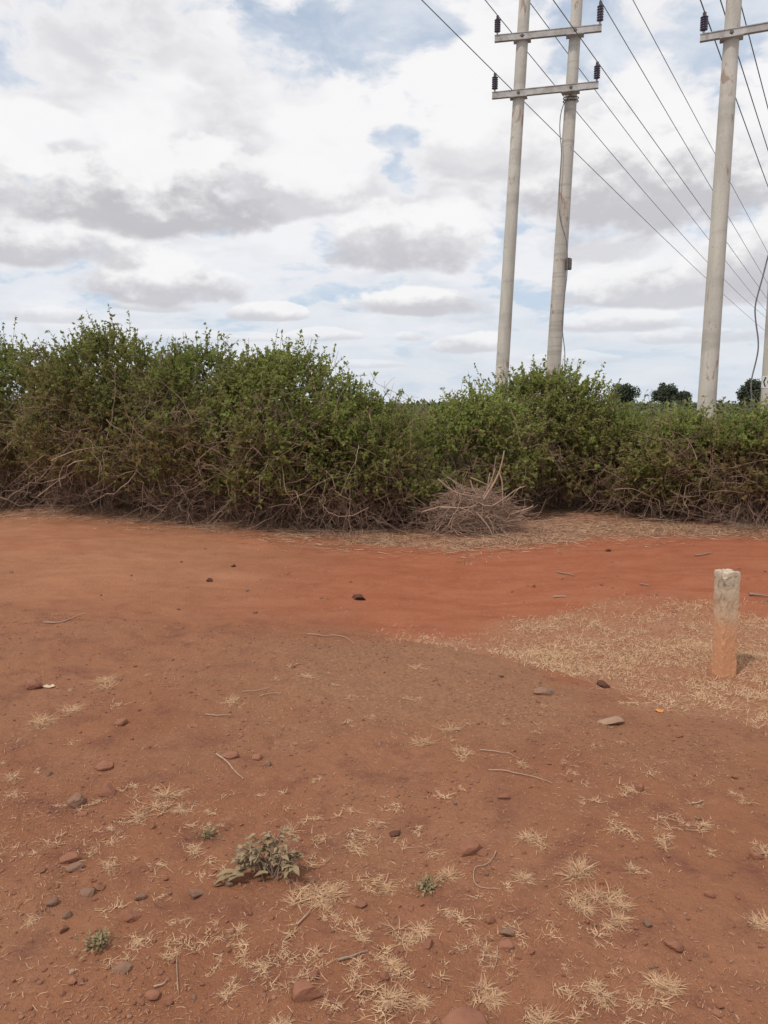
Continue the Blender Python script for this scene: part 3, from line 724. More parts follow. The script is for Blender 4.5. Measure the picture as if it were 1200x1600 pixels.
def edge_pole():
    R = 12.9
    A, B = pole_line(at_range(1205, 655, R), at_range(1228, 250, R), -.3, 6.6)
    base = A.copy(); base[2] = float(height(A[0], A[1]))
    root = empty('utility_pole', base, 'pale concrete pole with a black and white chevron band, cut by the right picture edge', 'utility pole')
    ra = .175
    obj('pole', pole_mesh(A, B, ra, .12, seed=12), M['pole_a'], root)
    # chevron band: white ring with black arrow marks
    def ring_pt(z, a, rad):
        t = (z-A[2])/(B[2]-A[2]); c = A+(B-A)*t; return np.array([c[0]+np.cos(a)*rad, c[1]+np.sin(a)*rad, z])
    zc = at_range(1196, 597, R)[2]; rad = ra-.012
    t0 = (zc-A[2])/(B[2]-A[2]); rad = ra+(.12-ra)*t0+.004
    n = 33; an = np.linspace(0, 2*pi, n); V = []
    for z in (zc-.09, zc+.09): V += [ring_pt(z, a, rad) for a in an]
    f = np.array([[i, i+1, n+i+1, n+i] for i in range(n-1)])
    obj('sign_band', [(np.array(V), f)], M['white'], root)
    # arrow heads pointing left
    ps = []
    for a0 in np.arange(-2.55-.44, -.5, .44):
        for sgn in (-1, 1):
            q = []
            for k, (da, dz) in enumerate(((0, 0), (.20, .07), (.36, .07), (.16, 0))):
                q.append(ring_pt(zc+sgn*dz, a0+da, rad+.004))
            ps.append((np.array(q), np.array([[0, 1, 2, 3]] if sgn < 0 else [[3, 2, 1, 0]])))
    obj('chevron', ps, M['blackpaint'], root, smooth=False)
    pts = [(1222, 330), (1212, 362), (1200, 400), (1192, 432), (1184, 460), (1179, 480), (1181, 505), (1185, 530), (1185, 548), (1180, 570), (1174, 592), (1173, 610), (1176, 632), (1182, 652), (1184, 670)]
    P = smooth_path([at_range(x, y, R-.25) for x, y in pts], 60)
    o = obj('hanging_cable', [tubes(P, np.full(len(P), .0105), 6)], M['cable'], root)
edge_pole()

# overhead wires: each lies in a vertical plane and sags as a parabola
AZ = radians(32.8); LD = np.array([sin(AZ), cos(AZ)])
def wire(P, obs, label, rad=.0105, s0=-26, s1=130):
    P = np.asarray(P); A = []; Bv = []
    for px, py in obs:
        d = ray(px, py)
        # intersect ray with vertical plane through P along LD
        nx, ny = LD[1], -LD[0]
        k = ((P[0]-CP[0])*nx+(P[1]-CP[1])*ny)/(d[0]*nx+d[1]*ny); Q = CP+d*k
        s = (Q[0]-P[0])*LD[0]+(Q[1]-P[1])*LD[1]; A.append([s, s*s]); Bv.append(Q[2]-P[2])
    a, b = np.linalg.lstsq(np.array(A), np.array(Bv), rcond=None)[0]
    b = max(b, 0.0)
    if b == 0: a = float(np.dot(np.array(A)[:, 0], Bv)/np.dot(np.array(A)[:, 0], np.array(A)[:, 0]))
    s = np.linspace(s0, s1, 120); Z = P[2]+a*s+b*s*s
    print('wire', label[:40], round(a, 3), round(b, 5), 'z', round(P[2], 2), 'obs', np.round(np.array(A)[:, 0], 1))
    Q = np.stack([P[0]+LD[0]*s, P[1]+LD[1]*s, Z], -1)
    o = obj('power_line', [tubes(Q, np.full(len(s), rad), 5)], M['cable'], origin=P)
    tag(o, label, 'power line', 'overhead power lines')
wire(BLp, [(628, 0), (996, 340), (1196, 517)], 'lowest overhead wire, held by the insulator at the left end of the lower crossarm')
wire(TLp, [(745, 0), (1041, 340), (1196, 495)], 'overhead wire held by the insulator at the left end of the upper crossarm')
wire(BRp, [(849, 0), (1106, 340)], 'overhead wire held by the insulator at the right end of the lower crossarm')
wire(TRp, [(931, 0), (1117, 304), (1139, 340)], 'overhead wire held by the insulator at the right end of the upper crossarm', s0=-22)
mid = at_height(904, 106, TLp[2]+.15)
wire(mid, [(825, 0), (1081, 340)], 'overhead wire crossing between the two linked poles behind the upper crossarm', s0=-22)
q = at_height(1060, 133, TRp[2]+.6)
wire(q, [(987, 0), (1121, 252), (1171, 340)], 'overhead wire passing through open sky between the linked poles and the leaning pole', s0=-20)
wire(P3, [(1088, 0), (1129, 104), (1200, 291)], 'overhead wire held by the insulator of the single leaning pole', s0=-16)
q = at_height(1152, 83, P3[2]+.1)
wire(q, [(1125, 0), (1200, 235)], 'overhead wire passing just behind the top of the leaning pole', s0=-16)
q = at_height(1178, 85, P3[2]+.3)
wire(q, [(1155, 0), (1200, 171)], 'short stretch of overhead wire in the top right corner, rightmost of all', s0=-16)

# ------------------------------------------------------------------ boundary post
def post():
    r = np.random.default_rng(3)
    Bp = on(1131, 1054)
    d = depth(Bp); w = .053; topz = .655
    n = 11; m = 44; V = []; 
    # square ring with 4*n verts, m levels
    edge = []
    for k in range(4):
        for i in range(n):
            t = -1+2*i/n; c = [(t, -1), (1, t), (-t, 1), (-1, -t)][k]; edge.append(c)
    edge = np.array(edge, float)
    # slightly rounded arrises
    edge *= (1-.045*np.clip((np.abs(edge).min(1)-.75)/.25, 0, 1))[:, None]
    ne = len(edge)
    yaw = radians(10); ca, sa = cos(yaw), sin(yaw)
    for j in range(m+1):
        z = -.10+(topz+.10)*j/m
        ww = w*(1+.02*fbm(np.array(z*3), np.array(.5), 2, 7))*(1.03-.07*(1-z/topz))
        ang = np.arctan2(edge[:, 1], edge[:, 0])
        q = edge*ww+edge*(.0035*fbm(edge[:, 0]*2+9+edge[:, 1]*3, np.full(ne, z*14), 4, 13)+.0016*vnoise(ang*6, np.full(ne, z*60), 14))[:, None]
        chip = (np.abs(edge).min(1) > .72)*np.maximum(vnoise(ang*3+4, np.full(ne, z*17), 15)-.10, 0)*.22
        q *= (1-chip*1.3)[:, None]
        if j == m: q = q*.965
        zz = z-(.006 if j == m-1 else 0)+ (0.010*fbm(edge[:, 0]*3, edge[:, 1]*3, 3, 17) if j >= m-1 else 0)
        V.append(np.stack([q[:, 0]*ca-q[:, 1]*sa, q[:, 0]*sa+q[:, 1]*ca, np.zeros(ne)+zz], -1))
    nr = 5
    for k in range(1, nr):
        s = 1-k/nr; q = edge*w*.965*s; zz = topz+.014*fbm(q[:, 0]*45+3, q[:, 1]*45+5, 3, 19)+.003
        V.append(np.stack([q[:, 0]*ca-q[:, 1]*sa, q[:, 0]*sa+q[:, 1]*ca, zz], -1))
    V = np.concatenate(V); rows = m+1+nr-1
    f = [[j*ne+i, j*ne+(i+1) % ne, (j+1)*ne+(i+1) % ne, (j+1)*ne+i] for j in range(rows-1) for i in range(ne)]
    c = len(V); V = np.vstack([V, [[0, 0, topz+.004]]]); 
    tri = [[(rows-1)*ne+i, (rows-1)*ne+(i+1) % ne, c] for i in range(ne)]
    # lean a little to the left at the top
    V[:, 0] += -.030*V[:, 2]
    me = mesh_data('boundary_post', [(V, np.array(f)), (V[:0], np.zeros((0, 3), int))], M['post'], smooth=False) if False else None
    o = obj('boundary_post', [(V+Bp, np.array(f)), (V+Bp, np.array(tri))], M['post'], origin=Bp, smooth=True)
    tag(o, 'short square concrete boundary post, grey above and stained red at the foot, in dry grass', 'post')
    o.data.polygons.foreach_set('use_smooth', np.zeros(len(o.data.polygons), bool))
post()

# ------------------------------------------------------------------ dry grass
def blades(n, cx, cy, rad, ln, r, flat=.5, wd=.0016, K=4, zoff=0.):
    """n curved blades growing from spots round (cx,cy)"""
    cx = np.broadcast_to(cx, (n,)); cy = np.broadcast_to(cy, (n,))
    a = r.uniform(0, 2*pi, n); q = r.random(n)**.7*rad
    x = cx+np.cos(a)*q; y = cy+np.sin(a)*q; z = height(x, y)-.002+zoff
    az = a+r.normal(0, 1.1, n); el = np.clip(r.normal(flat, .35, n), .03, 1.4)
    L = ln*r.uniform(.45, 1.15, n)
    d = np.stack([np.cos(az)*np.cos(el), np.sin(az)*np.cos(el), np.sin(el)], -1)
    t = np.linspace(0, 1, K); curl = r.normal(0, .40, n); sd = np.stack([-np.sin(az), np.cos(az), np.zeros(n)], -1)
    P = np.stack([x, y, z], -1)[:, None]+d[:, None]*(L[:, None]*t)[..., None]+sd[:, None]*(curl*L)[:, None, None]*(t**2)[None, :, None]
    P[..., 2] -= (r.uniform(.1, .6, n)*L)[:, None]*t[None]**2*np.sin(el)[:, None]
    gz = height(P[..., 0], P[..., 1]); P[..., 2] = np.maximum(P[..., 2], gz+.002)
    s = nrm(sd+r.normal(0, .5, (n, 3)))
    wv = wd*r.uniform(.6, 1.2, n)[:, None]*np.linspace(1, .25, K)[None]
    return strips(P, wv, s), np.repeat(r.random(n), K*2)
TUFTS = [  # px, py, radius px, blades, label
 (500, 1388, 48, 210, 'largest spiky dry grass tuft, at the right foot of the green leafy weed'),
 (640, 1452, 34, 120, 'dense straw tuft below the tiny green sprig, right of centre foreground'),
 (636, 1548, 38, 150, 'lower of two dense straw tufts near the bottom edge, left of the picture centre line'),
 (628, 1506, 26, 90, 'upper of two dense straw tufts stacked near the bottom edge at centre'),
 (766, 1546, 40, 150, 'dense straw tuft with a long upright stalk near the bottom edge'),
 (845, 1586, 46, 140, 'straw tuft cut by the bottom picture edge, right of the half buried stone'),
 (1032, 1532, 40, 150, 'dense rounded straw tuft near the bottom edge at the right'),
 (950, 1545, 36, 90, 'thin spread straw tuft just left of the dense rounded tuft'),
 (905, 1350, 40, 130, 'upper left tuft of the big straw cluster right of the rounded stone'),
 (955, 1385, 40, 150, 'bright middle tuft of the big straw cluster at right'),
 (905, 1395, 34, 110, 'left lower tuft of the big straw cluster at right'),
 (958, 1432, 32, 120, 'lowest tuft of the big straw cluster at right, small and dense'),
 (990, 1350, 26, 60, 'thin right hand tuft of the big straw cluster at right'),
 (836, 1304, 28, 100, 'bright compact tuft right of the rounded reddish stone'),
 (815, 1362, 30, 60, 'sparse stalky tuft below the bright compact tuft'),
 (700, 1360, 30, 90, 'straw tuft just below the rounded reddish stone'),
 (610, 1375, 30, 80, 'straw tuft left of the tiny green sprig'),
 (1084, 1276, 28, 80, 'pale straw tuft near the right edge, mid foreground'),
 (1030, 1308, 26, 80, 'straw tuft left below the pale one near the right edge'),
 (1192, 1430, 40, 110, 'straw tuft cut by the right picture edge'),
 (1196, 1322, 26, 60, 'small straw tuft at the right picture edge above the larger one'),
 (235, 1242, 40, 100, 'spread straw tuft right of the two stones at upper left foreground'),
 (285, 1256, 30, 80, 'straw tuft adjoining the spread tuft on its right'),
 (212, 1272, 28, 60, 'thin straw tuft below the spread tuft at the left'),
 (178, 1347, 18, 50, 'small straw tuft right of the paired stones at the left'),
 (48, 1432, 18, 50, 'small straw tuft near the left picture edge'),
 (262, 1480, 24, 40, 'sparse star shaped straw tuft right of the olive sprig'),
 (214, 1466, 18, 30, 'sparse upright straw tuft right next to the shadowed stone'),
 (410, 1504, 20, 55, 'small bright straw tuft below the leafy weed'),
 (372, 1446, 24, 45, 'low straw tuft directly under the leafy weed'),
 (352, 1546, 26, 45, 'low straw tuft left of the large block stone'),
 (445, 1588, 30, 70, 'straw tuft at the bottom edge below the large block stone'),
 (300, 1322, 22, 60, 'straw tuft just left of the leafy weed'),
 (452, 1290, 28, 50, 'low straw tuft behind the leafy weed'),
 (560, 1312, 28, 60, 'loose straw tuft in the middle foreground, right of the leafy weed'),
 (572, 1452, 22, 50, 'small straw tuft left of the dense central one'),
 (25, 1207, 22, 50, 'straw tuft at the left edge above the stones'),
 (60, 1112, 46, 130, 'wide flat straw patch at the left below the stone with white scrap'),
 (115, 1096, 34, 70, 'right part of the flat straw patch at the left'),
 (170, 1058, 40, 110, 'flat round straw patch left of centre on bare soil'),
 (366, 1088, 24, 70, 'compact straw clump beside a thin curved twig'),
 (655, 1036, 24, 40, 'faint straw tuft on the mound below the road'),
 (480, 1050, 18, 36, 'faint small straw tuft on the mound, left of centre'),
 (700, 1130, 30, 60, 'upper straw tuft of the loose group at the centre of the mound'),
 (655, 1150, 32, 60, 'left straw tuft of the loose group at the centre of the mound'),
 (722, 1165, 28, 60, 'right straw tuft of the loose group at the centre of the mound'),
 (820, 1190, 16, 40, 'small straw tuft at the end of the pale curved stick'),
 (490, 1214, 16, 30, 'small flat straw tuft right of the thick bent stick'),
]
def tuft_obj(px, py, rp, n, label, seed, group='dry grass tufts on the bare ground'):
    r = np.random.default_rng(seed); P = on(px, py+rp*.35)
    rad = rp/F*depth(P)
    nc = int(r.integers(4, 8)); W_ = r.dirichlet(np.ones(nc)*1.2); G_ = []; Rn = []
    for c in range(nc):
        k = max(int(n*W_[c]*1.25), 3); a = r.uniform(0, 2*pi); q = rad*r.uniform(0, .75)
        (V, f), rn = blades(k, P[0]+cos(a)*q, P[1]+sin(a)*q, rad*r.uniform(.10, .35), min(max(rad*r.uniform(.4, .75), .025), .075), r, flat=r.uniform(.1, .6), wd=.0014)
        G_.append((V, f)); Rn.append(rn)
    o = obj('grass_tuft', G_, M['straw'], origin=P, attrs=dict(rnd=Rn), smooth=False)
    tag(o, label, 'grass tuft', group)
    return o
for i, (px, py, rp, n, lab) in enumerate(TUFTS): tuft_obj(px, py, rp, int(n*1.7), lab, 100+i)
# small repeated tufts
r = np.random.default_rng(77); protos = []
for k in range(6):
    rk = np.random.default_rng(k+5); sets = [blades(int(rk.integers(5, 16)), rk.normal(0, .016), rk.normal(0, .016), rk.uniform(.004, .014), rk.uniform(.018, .038), rk, flat=rk.uniform(.1, .8), wd=.0014) for _ in range(4)]
    V = np.concatenate([q[0][0] for q in sets]); oo = np.cumsum([0]+[len(q[0][0]) for q in sets]); f = np.concatenate([q[0][1]+o_ for q, o_ in zip(sets, oo)]); rn = np.concatenate([q[1] for q in sets])
    V = V-np.array([0, 0, float(height(0., 0.))])
    protos.append(mesh_data('grass_tuft', [(V, f)], M['straw'], dict(rnd=[rn]), False))
cnt = 0
while cnt < 230:
    px = r.uniform(0, 1200); py = 1020+580*r.random()**.9
    P = on(px, py)
    if P[1] > edge_y(P[0])-.1: continue
    if vnoise(np.array(P[0]*1.8), np.array(P[1]*1.8), 99) < -.02+.10*(px < 420): continue
    o = bpy.data.objects.new('grass_tuft', protos[cnt % 6]); C.objects.link(o)
    o.location = tuple(P); o.rotation_euler = (0, 0, r.uniform(0, 6.28)); s = r.uniform(.6, 1.5); o.scale = (s, s, s*.8)
    tag(o, 'tiny withered grass tuft scattered on the bare red foreground soil', 'grass tuft', 'tiny tufts scattered on bare soil'); cnt += 1
# loose straw
M['chaff'] = m_straw('straw_chaff', (.42, .24, .145), (.54, .34, .21), (.34, .175, .10))
def loose(n, name, ln, mat, sampler, label, cat, seed, wd=.0011, zup=.002):
    r = np.random.default_rng(seed); x, y = sampler(r, n); n = len(x)
    az = r.uniform(0, 2*pi, n); L = ln*r.uniform(.3, 1.3, n); K = 4; t = np.linspace(0, 1, K); curl = r.normal(0, .25, n)
    d = np.stack([np.cos(az), np.sin(az)], -1); sd = np.stack([-d[:, 1], d[:, 0]], -1)
    XY = np.stack([x, y], -1)[:, None]+d[:, None]*(L[:, None]*t)[..., None]+sd[:, None]*(curl*L)[:, None, None]*(t**2)[None, :, None]
    Z = height(XY[..., 0], XY[..., 1])+zup+r.uniform(0, .010, n)[:, None]*r.random((n, K))
    P = np.concatenate([XY, Z[..., None]], -1)
    st = strips(P, wd*r.uniform(.6, 1.4, n)[:, None]*np.array([.6, 1, 1, .4])[None], np.concatenate([sd, r.normal(0, .3, (n, 1))], 1))
    o = obj(name, [st], mat, attrs=dict(rnd=[np.repeat(r.random(n), K*2)]), smooth=False)
    tag(o, label, cat, kind='stuff')
def samp_fore(r, n):
    y = 1.5+5*r.random(n*3)**1.2; x = r.uniform(-1, 1, n*3)*(.60*y+.3)
    k = (y < edge_y(x)) & (fbm(x*2.2, y*2.2, 3, 120) > r.uniform(-.25, .55, n*3)); return x[k][:n], y[k][:n]
loose(5200, 'loose_straw', .022, M['straw'], samp_fore, 'scattered stalks of dry straw on the red foreground soil', 'straw', 1, wd=.0007)
def samp_verge(r, n):
    x = r.uniform(-8, 8, n); y = foot_y(x)+r.normal(.30, .40, n)+.4*fbm(x*1.2, x*0+3, 4, 135); k = fbm(x*2, y*2.5, 3, 136) > r.uniform(-.45, .25, n); return x[k], y[k]
loose(22000, 'verge_litter', .13, M['litter'], samp_verge, 'strip of dry grass and litter along the foot of the hedge', 'litter', 2, wd=.003, zup=.006)
def samp_road(r, n):
    x = r.uniform(-6, 6, n); y = r.uniform(5, 9.5, n); k = (y > edge_y(x)) & (y < foot_y(x)) & (fbm(x*1.3, y*1.3, 3, 130) > .05); return x[k], y[k]
def samp_dust(r, n):
    y = 1.5+5.2*r.random(n*3)**1.2; x = r.uniform(-1, 1, n*3)*(.60*y+.3)
    k = (y < edge_y(x)+.15) & (fbm(x*1.6, y*1.6, 4, 122) > r.uniform(-.20, .60, n*3)); return x[k][:n], y[k][:n]
loose(17000, 'chaff', .012, M['chaff'], samp_dust, 'faint crumbled chaff of straw over the foreground soil', 'chaff', 12, wd=.0007)
loose(900, 'road_litter', .05, M['litter'], samp_road, 'sparse bits of dry stalk on the red dirt road', 'litter', 3, wd=.0016)
# verge grass standing at the foot of the hedge
def verge_grass():
    r = np.random.default_rng(8); n = 15000
    x = r.uniform(-8, 8, n); y = foot_y(x)+np.abs(r.normal(.1, .45, n))+.05
    k = fbm(x*1.5, y*1.5, 3, 140) > r.uniform(-.5, .5, n); x = x[k]; y = y[k]
    (V, f), rn = blades(len(x), x, y, .03, .11, r, flat=.75, wd=.0030)
    o = obj('verge_grass', [(V, f)], M['litter'], attrs=dict(rnd=[rn]), smooth=False); tag(o, 'withered grass standing along the foot of the hedge', 'grass', kind='stuff')
verge_grass()
def turf():
    r = np.random.default_rng(9); n = 330000
    x = r.uniform(-.4, 5.6, n); y = r.uniform(2.6, 7.2, n)
    w = .42*fbm(x*1.6, y*3, 5, 150)
    k = (y+w > edge_y(x)-.12) & (y+w < turf_y(x)+.25)
    edge_fade = sstep(y+w, edge_y(x)-.12, edge_y(x)+.35)*(1-.9*sstep(y+1.6*w, turf_y(x)-.70, turf_y(x)+.10))*sstep(x, -.3, .5)
    patch = .38+1.5*fbm(x*1.6, y*3.0, 4, 160)+1.1*fbm(x*7, y*9, 3, 166)
    k &= r.random(n) < edge_fade*np.clip(patch+.20, .05, 1)
    x = x[k]; y = y[k]; n = len(x); print('turf', n)
    (V, f), rn = blades(n, x, y, .012, .042, r, flat=.75, wd=.0019)
    # greener and taller near the lower right
    o = obj('dry_turf', [(V, f)], M['field'], attrs=dict(rnd=[rn]), smooth=False)
    tag(o, 'patch of short dry grass round the concrete boundary post', 'grass', kind='stuff')
    # taller stalks
    n = 1100; x = r.uniform(.8, 4.2, n); y = r.uniform(3.3, 6.0, n); k = (y > edge_y(x)) & (y < turf_y(x)-.1); x = x[k]; y = y[k]
    (V, f), rn = blades(len(x), x, y, .01, .11, r, flat=1.1, wd=.0015, K=5)
    o = obj('tall_dry_stalks', [(V, f)], M['field'], attrs=dict(rnd=[rn]), smooth=False)
    tag(o, 'thin taller stalks standing in the dry grass round the post', 'grass', kind='stuff')
turf()

# ------------------------------------------------------------------ stones
def ico(sub):
    t = (1+5**.5)/2
    V = [(-1, t, 0), (1, t, 0), (-1, -t, 0), (1, -t, 0), (0, -1, t), (0, 1, t), (0, -1, -t), (0, 1, -t), (t, 0, -1), (t, 0, 1), (-t, 0, -1), (-t, 0, 1)]
    F_ = [(0, 11, 5), (0, 5, 1), (0, 1, 7), (0, 7, 10), (0, 10, 11), (1, 5, 9), (5, 11, 4), (11, 10, 2), (10, 7, 6), (7, 1, 8), (3, 9, 4), (3, 4, 2), (3, 2, 6), (3, 6, 8), (3, 8, 9), (4, 9, 5), (2, 4, 11), (6, 2, 10), (8, 6, 7), (9, 8, 1)]
    V = [np.array(v)/np.linalg.norm(v) for v in V]
    for _ in range(sub):
        cache = {}; nf = []
        def mid(a, b):
            k = (min(a, b), max(a, b))
            if k not in cache: v = V[a]+V[b]; V.append(v/np.linalg.norm(v)); cache[k] = len(V)-1
            return cache[k]
        for a, b, c in F_:
            x, y, z = mid(a, b), mid(b, c), mid(c, a); nf += [(a, x, z), (b, y, x), (c, z, y), (x, y, z)]
        F_ = nf
    return np.array(V), np.array(F_)
I3 = ico(3); I1 = ico(1); I0 = ico(0)
def rock_verts(seed, angular=.6, I=I3):
    r = np.random.default_rng(seed); V = I[0].copy()
    for _ in range(11):                                    # flat broken faces
        n = rdir(1, r)[0]; d = r.uniform(.45, .90)-.10*angular; s = V@n; V = np.where((s > d)[:, None], V-(s-d)[:, None]*n*min(1, angular+.3), V)
    q = V*3+seed
    V *= (1+.11*fbm(q[:, 0]+q[:, 2], q[:, 1]-q[:, 2], 3, 200))[:, None]
    return V
STONES = [
 (118, 1250, 27, 'rock_grey', .9, .75, 'angular grey stone at the left, its flat face up, beside a reddish one'),
 (168, 1236, 30, 'rock_red', .6, .6, 'reddish lump of stone just right of the angular grey stone'),
 (106, 1342, 26, 'rock_red', .6, .6, 'upper of two touching brown stones at the left'),
 (118, 1356, 23, 'rock_grey', .9, .5, 'lower flat stone of two touching at the left'),
 (138, 1394, 28, 'rock_grey', .8, .4, 'flat brown slab below the two touching stones'),
 (207, 1432, 26, 'rock_red', .8, .7, 'upright brown stone casting a dark shadow, left foreground'),
 (303, 1394, 27, 'rock_grey', .95, .6, 'squared grey brown block left below the leafy weed'),
 (190, 1512, 24, 'rock_grey', .8, .5, 'flat brown stone near the bottom left'),
 (478, 1550, 42, 'rock_red', .8, .55, 'large reddish block near the bottom edge, left of centre'),
 (733, 1326, 35, 'rock_red', .4, .75, 'large rounded reddish stone right of centre'),
 (792, 1457, 22, 'rock_grey', .8, .8, 'upper of two small square stones stacked in line below the rounded stone'),
 (790, 1478, 20, 'rock_red', .7, .6, 'lower of two small square stones in line, half sunk in soil'),
 (732, 1596, 66, 'rock_red', .4, .35, 'broad half buried stone cut by the bottom picture edge'),
 (1052, 1476, 26, 'rock_red', .4, .5, 'smooth low stone near the right, above the dense rounded tuft'),
 (619, 1303, 17, 'rock_dark', .6, .5, 'small dark flat stone at the centre foreground'),
 (50, 1070, 27, 'rock_red', .6, .55, 'brown stone touching a white scrap at the left'),
 (943, 1069, 18, 'rock_dark', .6, .75, 'dark round clod lying on the edge of the dry grass'),
 (852, 1080, 28, 'rock_grey', .6, .5, 'low grey stone at the lower edge of the dry grass'),
 (955, 1126, 34, 'rock_pale', .6, .25, 'flat pale grey slab flush with the soil below the dry grass'),
 (560, 934, 27, 'rock_dark', .8, .30, 'thin flat dark stone on the red road near the centre'),
 (1180, 1336, 20, 'rock_red', .5, .6, 'rounded brown stone near the right edge'),
 (1109, 1396, 15, 'rock_red', .3, .8, 'small ball shaped stone at the right, alone on bare soil'),
 (360, 1178, 24, 'rock_red', .6, .5, 'brown stone beside the top of the thick bent stick'),
 (403, 1183, 15, 'rock_red', .5, .7, 'small stone, left of two right of the thick bent stick'),
 (419, 1193, 13, 'rock_grey', .5, .7, 'small stone, right of two right of the thick bent stick'),
 (190, 1128, 20, 'rock_red', .5, .5, 'reddish clod below the round straw patch at the left'),
 (165, 1195, 26, 'rock_red', .5, .4, 'low reddish clod above the angular grey stone'),
 (129, 1272, 15, 'rock_red', .5, .6, 'small clod under the angular grey stone'),
 (114, 1532, 16, 'rock_red', .6, .5, 'paler upper stone of a loose pair at the lower left'),
 (112, 1518, 13, 'rock_pale', .6, .5, 'pale small pebble of a loose pair at the lower left'),
 (787, 1245, 15, 'rock_red', .5, .7, 'small clod under the end of the long thin pale stick'),
 (1000, 1232, 18, 'rock_red', .5, .7, 'brown clod at the right among tiny tufts'),
 (240, 1553, 20, 'rock_red', .5, .5, 'brown clod at the bottom left, right of the flat stone'),
 (1122, 1583, 16, 'rock_red', .4, .6, 'small round stone near the bottom right corner'),
 (950, 860, 8, 'rock_dark', .5, .7, 'small dark clod on the far side of the red road'),
 (365, 884, 8, 'rock_dark', .5, .7, 'small dark clod on the red road, left of centre'),
 (328, 907, 10, 'rock_dark', .5, .7, 'round dark clod at the near side of the road, left of centre'),
]
for i, (px, py, sz, mt, ang, flat, lab) in enumerate(STONES):
    P = on(px, py+sz*.25*flat); w = sz/F*depth(P)*.64
    V = rock_verts(300+i, ang); r = np.random.default_rng(500+i); a = r.uniform(0, 6.28); V = V@np.array([[cos(a), sin(a), 0], [-sin(a), cos(a), 0], [0, 0, 1]])
    V = V*np.array([w, w*.85, w*flat]); V[:, 2] += w*flat*.33
    o = obj('stone', [(V+P, I3[1])], M[mt], origin=P, smooth=False); tag(o, lab, 'stone', 'larger stones on the ground')
pm = [mesh_data('pebble', [(rock_verts(700+k, .6, I1 if k > 3 else ico(2))*np.array([1, .85, .65]), (I1 if k > 3 else ico(2))[1])], M[['rock_red', 'rock_red', 'rock_red', 'rock_grey'][k % 4]], smooth=False) for k in range(8)]
r = np.random.default_rng(15)
def pebble(P, s, lab, grp, k):
    o = bpy.data.objects.new('pebble', pm[k]); C.objects.link(o); o.location = (P[0], P[1], P[2]+s*.25); o.scale = (s, s, s)
    o.rotation_euler = (r.normal(0, .2), r.normal(0, .2), r.uniform(0, 6.28)); tag(o, lab, 'pebble', grp)
for i in range(295):
    px = r.uniform(0, 1200); py = 1000+600*r.random(); P = on(px, py)
    if P[1] > edge_y(P[0])-.05: continue
    pebble(P, r.uniform(.005, .0125)*(1+.9*(r.random() < .16)), 'small reddish brown pebble scattered on the foreground soil', 'pebbles on the foreground soil', i % 8)
for i in range(45):
    px = r.uniform(0, 1200); py = r.uniform(850, 960); P = on(px, py)
    if P[1] < edge_y(P[0]) or P[1] > foot_y(P[0]): continue
    pebble(P, r.uniform(.010, .026), 'small dark clod scattered on the red dirt road', 'clods on the dirt road', i % 8)
def crumbs():
    r = np.random.default_rng(21); n = 42000
    y = 1.5+5.2*r.random(n)**1.15; x = r.uniform(-1, 1, n)*(.62*y+.3)
    dens = .40+1.1*fbm(x*1.7, y*1.7, 3, 170)+.5*np.exp(-((x-.6)/1.2)**2-((y-4.2)/.9)**2)
    k = (y < edge_y(x)+.1) & (r.random(n) < dens); x = x[k]; y = y[k]; n = len(x)
    s = .0013+.0058*r.random(n)**4.5
    s = s*(1+.05*y)
    V0 = I0[0]; V = V0[None]*r.uniform(.7, 1.25, (n, 12, 1))*s[:, None, None]*np.array([1, 1, .75])
    V = V+np.stack([x, y, height(x, y)+s*.3], -1)[:, None]
    f = (np.arange(n)[:, None, None]*12+I0[1][None]).reshape(-1, 3)
    o = obj('soil_crumbs', [(V.reshape(-1, 3), f)], M['crumb'], attrs=dict(rnd=[np.repeat(r.random(n), 12)]), smooth=False)
    tag(o, 'fine gravel and crumbs of soil over the foreground', 'gravel', kind='stuff')
M['crumb'] = m_straw('soil_crumb', (.30, .145, .090), (.25, .115, .072), (.37, .20, .135))
crumbs()

# ------------------------------------------------------------------ sticks on the ground
def stick(pts, rad, label, mat='brush', name='stick', lift=.004, n=18):
    P = smooth_path([on(*p) for p in pts], n); P[:, 2] = height(P[:, 0], P[:, 1])+rad+lift
    R = rad*np.linspace(1, .45, n)*(1+.12*np.random.default_rng(len(label)).normal(size=n))
    o = obj(name, [tubes(P, R, 6)], M[mat], origin=P[0], attrs=dict(rnd=[np.full(n*6, .75)])); tag(o, label, 'stick', 'sticks lying on the ground')
stick([(338, 1180), (352, 1190), (364, 1204), (380, 1220)], .0042, 'thick bent pale stick lying on the soil left of centre')
stick([(68, 974), (100, 973), (122, 962), (136, 960)], .0050, 'pale forked looking stick near the left edge below the road')
stick([(750, 1174), (780, 1177), (800, 1181), (812, 1188)], .0030, 'upper of two long thin pale sticks right of centre')
stick([(764, 1205), (800, 1209), (836, 1215), (863, 1226)], .0030, 'lower of two long thin pale sticks right of centre')
stick([(378, 1082), (405, 1080), (422, 1076)], .0025, 'thin twig just above the compact straw clump')
stick([(405, 1090), (425, 1084), (440, 1084)], .0025, 'thin twig right of the compact straw clump')
stick([(321, 1118), (345, 1120), (361, 1119)], .0035, 'short straight pale stick below the compact straw clump')
stick([(480, 992), (515, 994), (540, 996), (554, 1008)], .0040, 'pale twig with a bent tip at the crest of the mound')
stick([(528, 1504), (550, 1498), (574, 1489)], .0040, 'short dark brown stick near the bottom, left of centre', 'stem')
stick([(775, 1332), (768, 1348), (752, 1358), (743, 1352), (738, 1376), (745, 1392), (782, 1392)], .0022, 'curly thin root below the rounded reddish stone')
stick([(777, 1480), (777, 1500), (770, 1520)], .0016, 'thin upright looking stalk above the tuft near the bottom edge', 'brush')
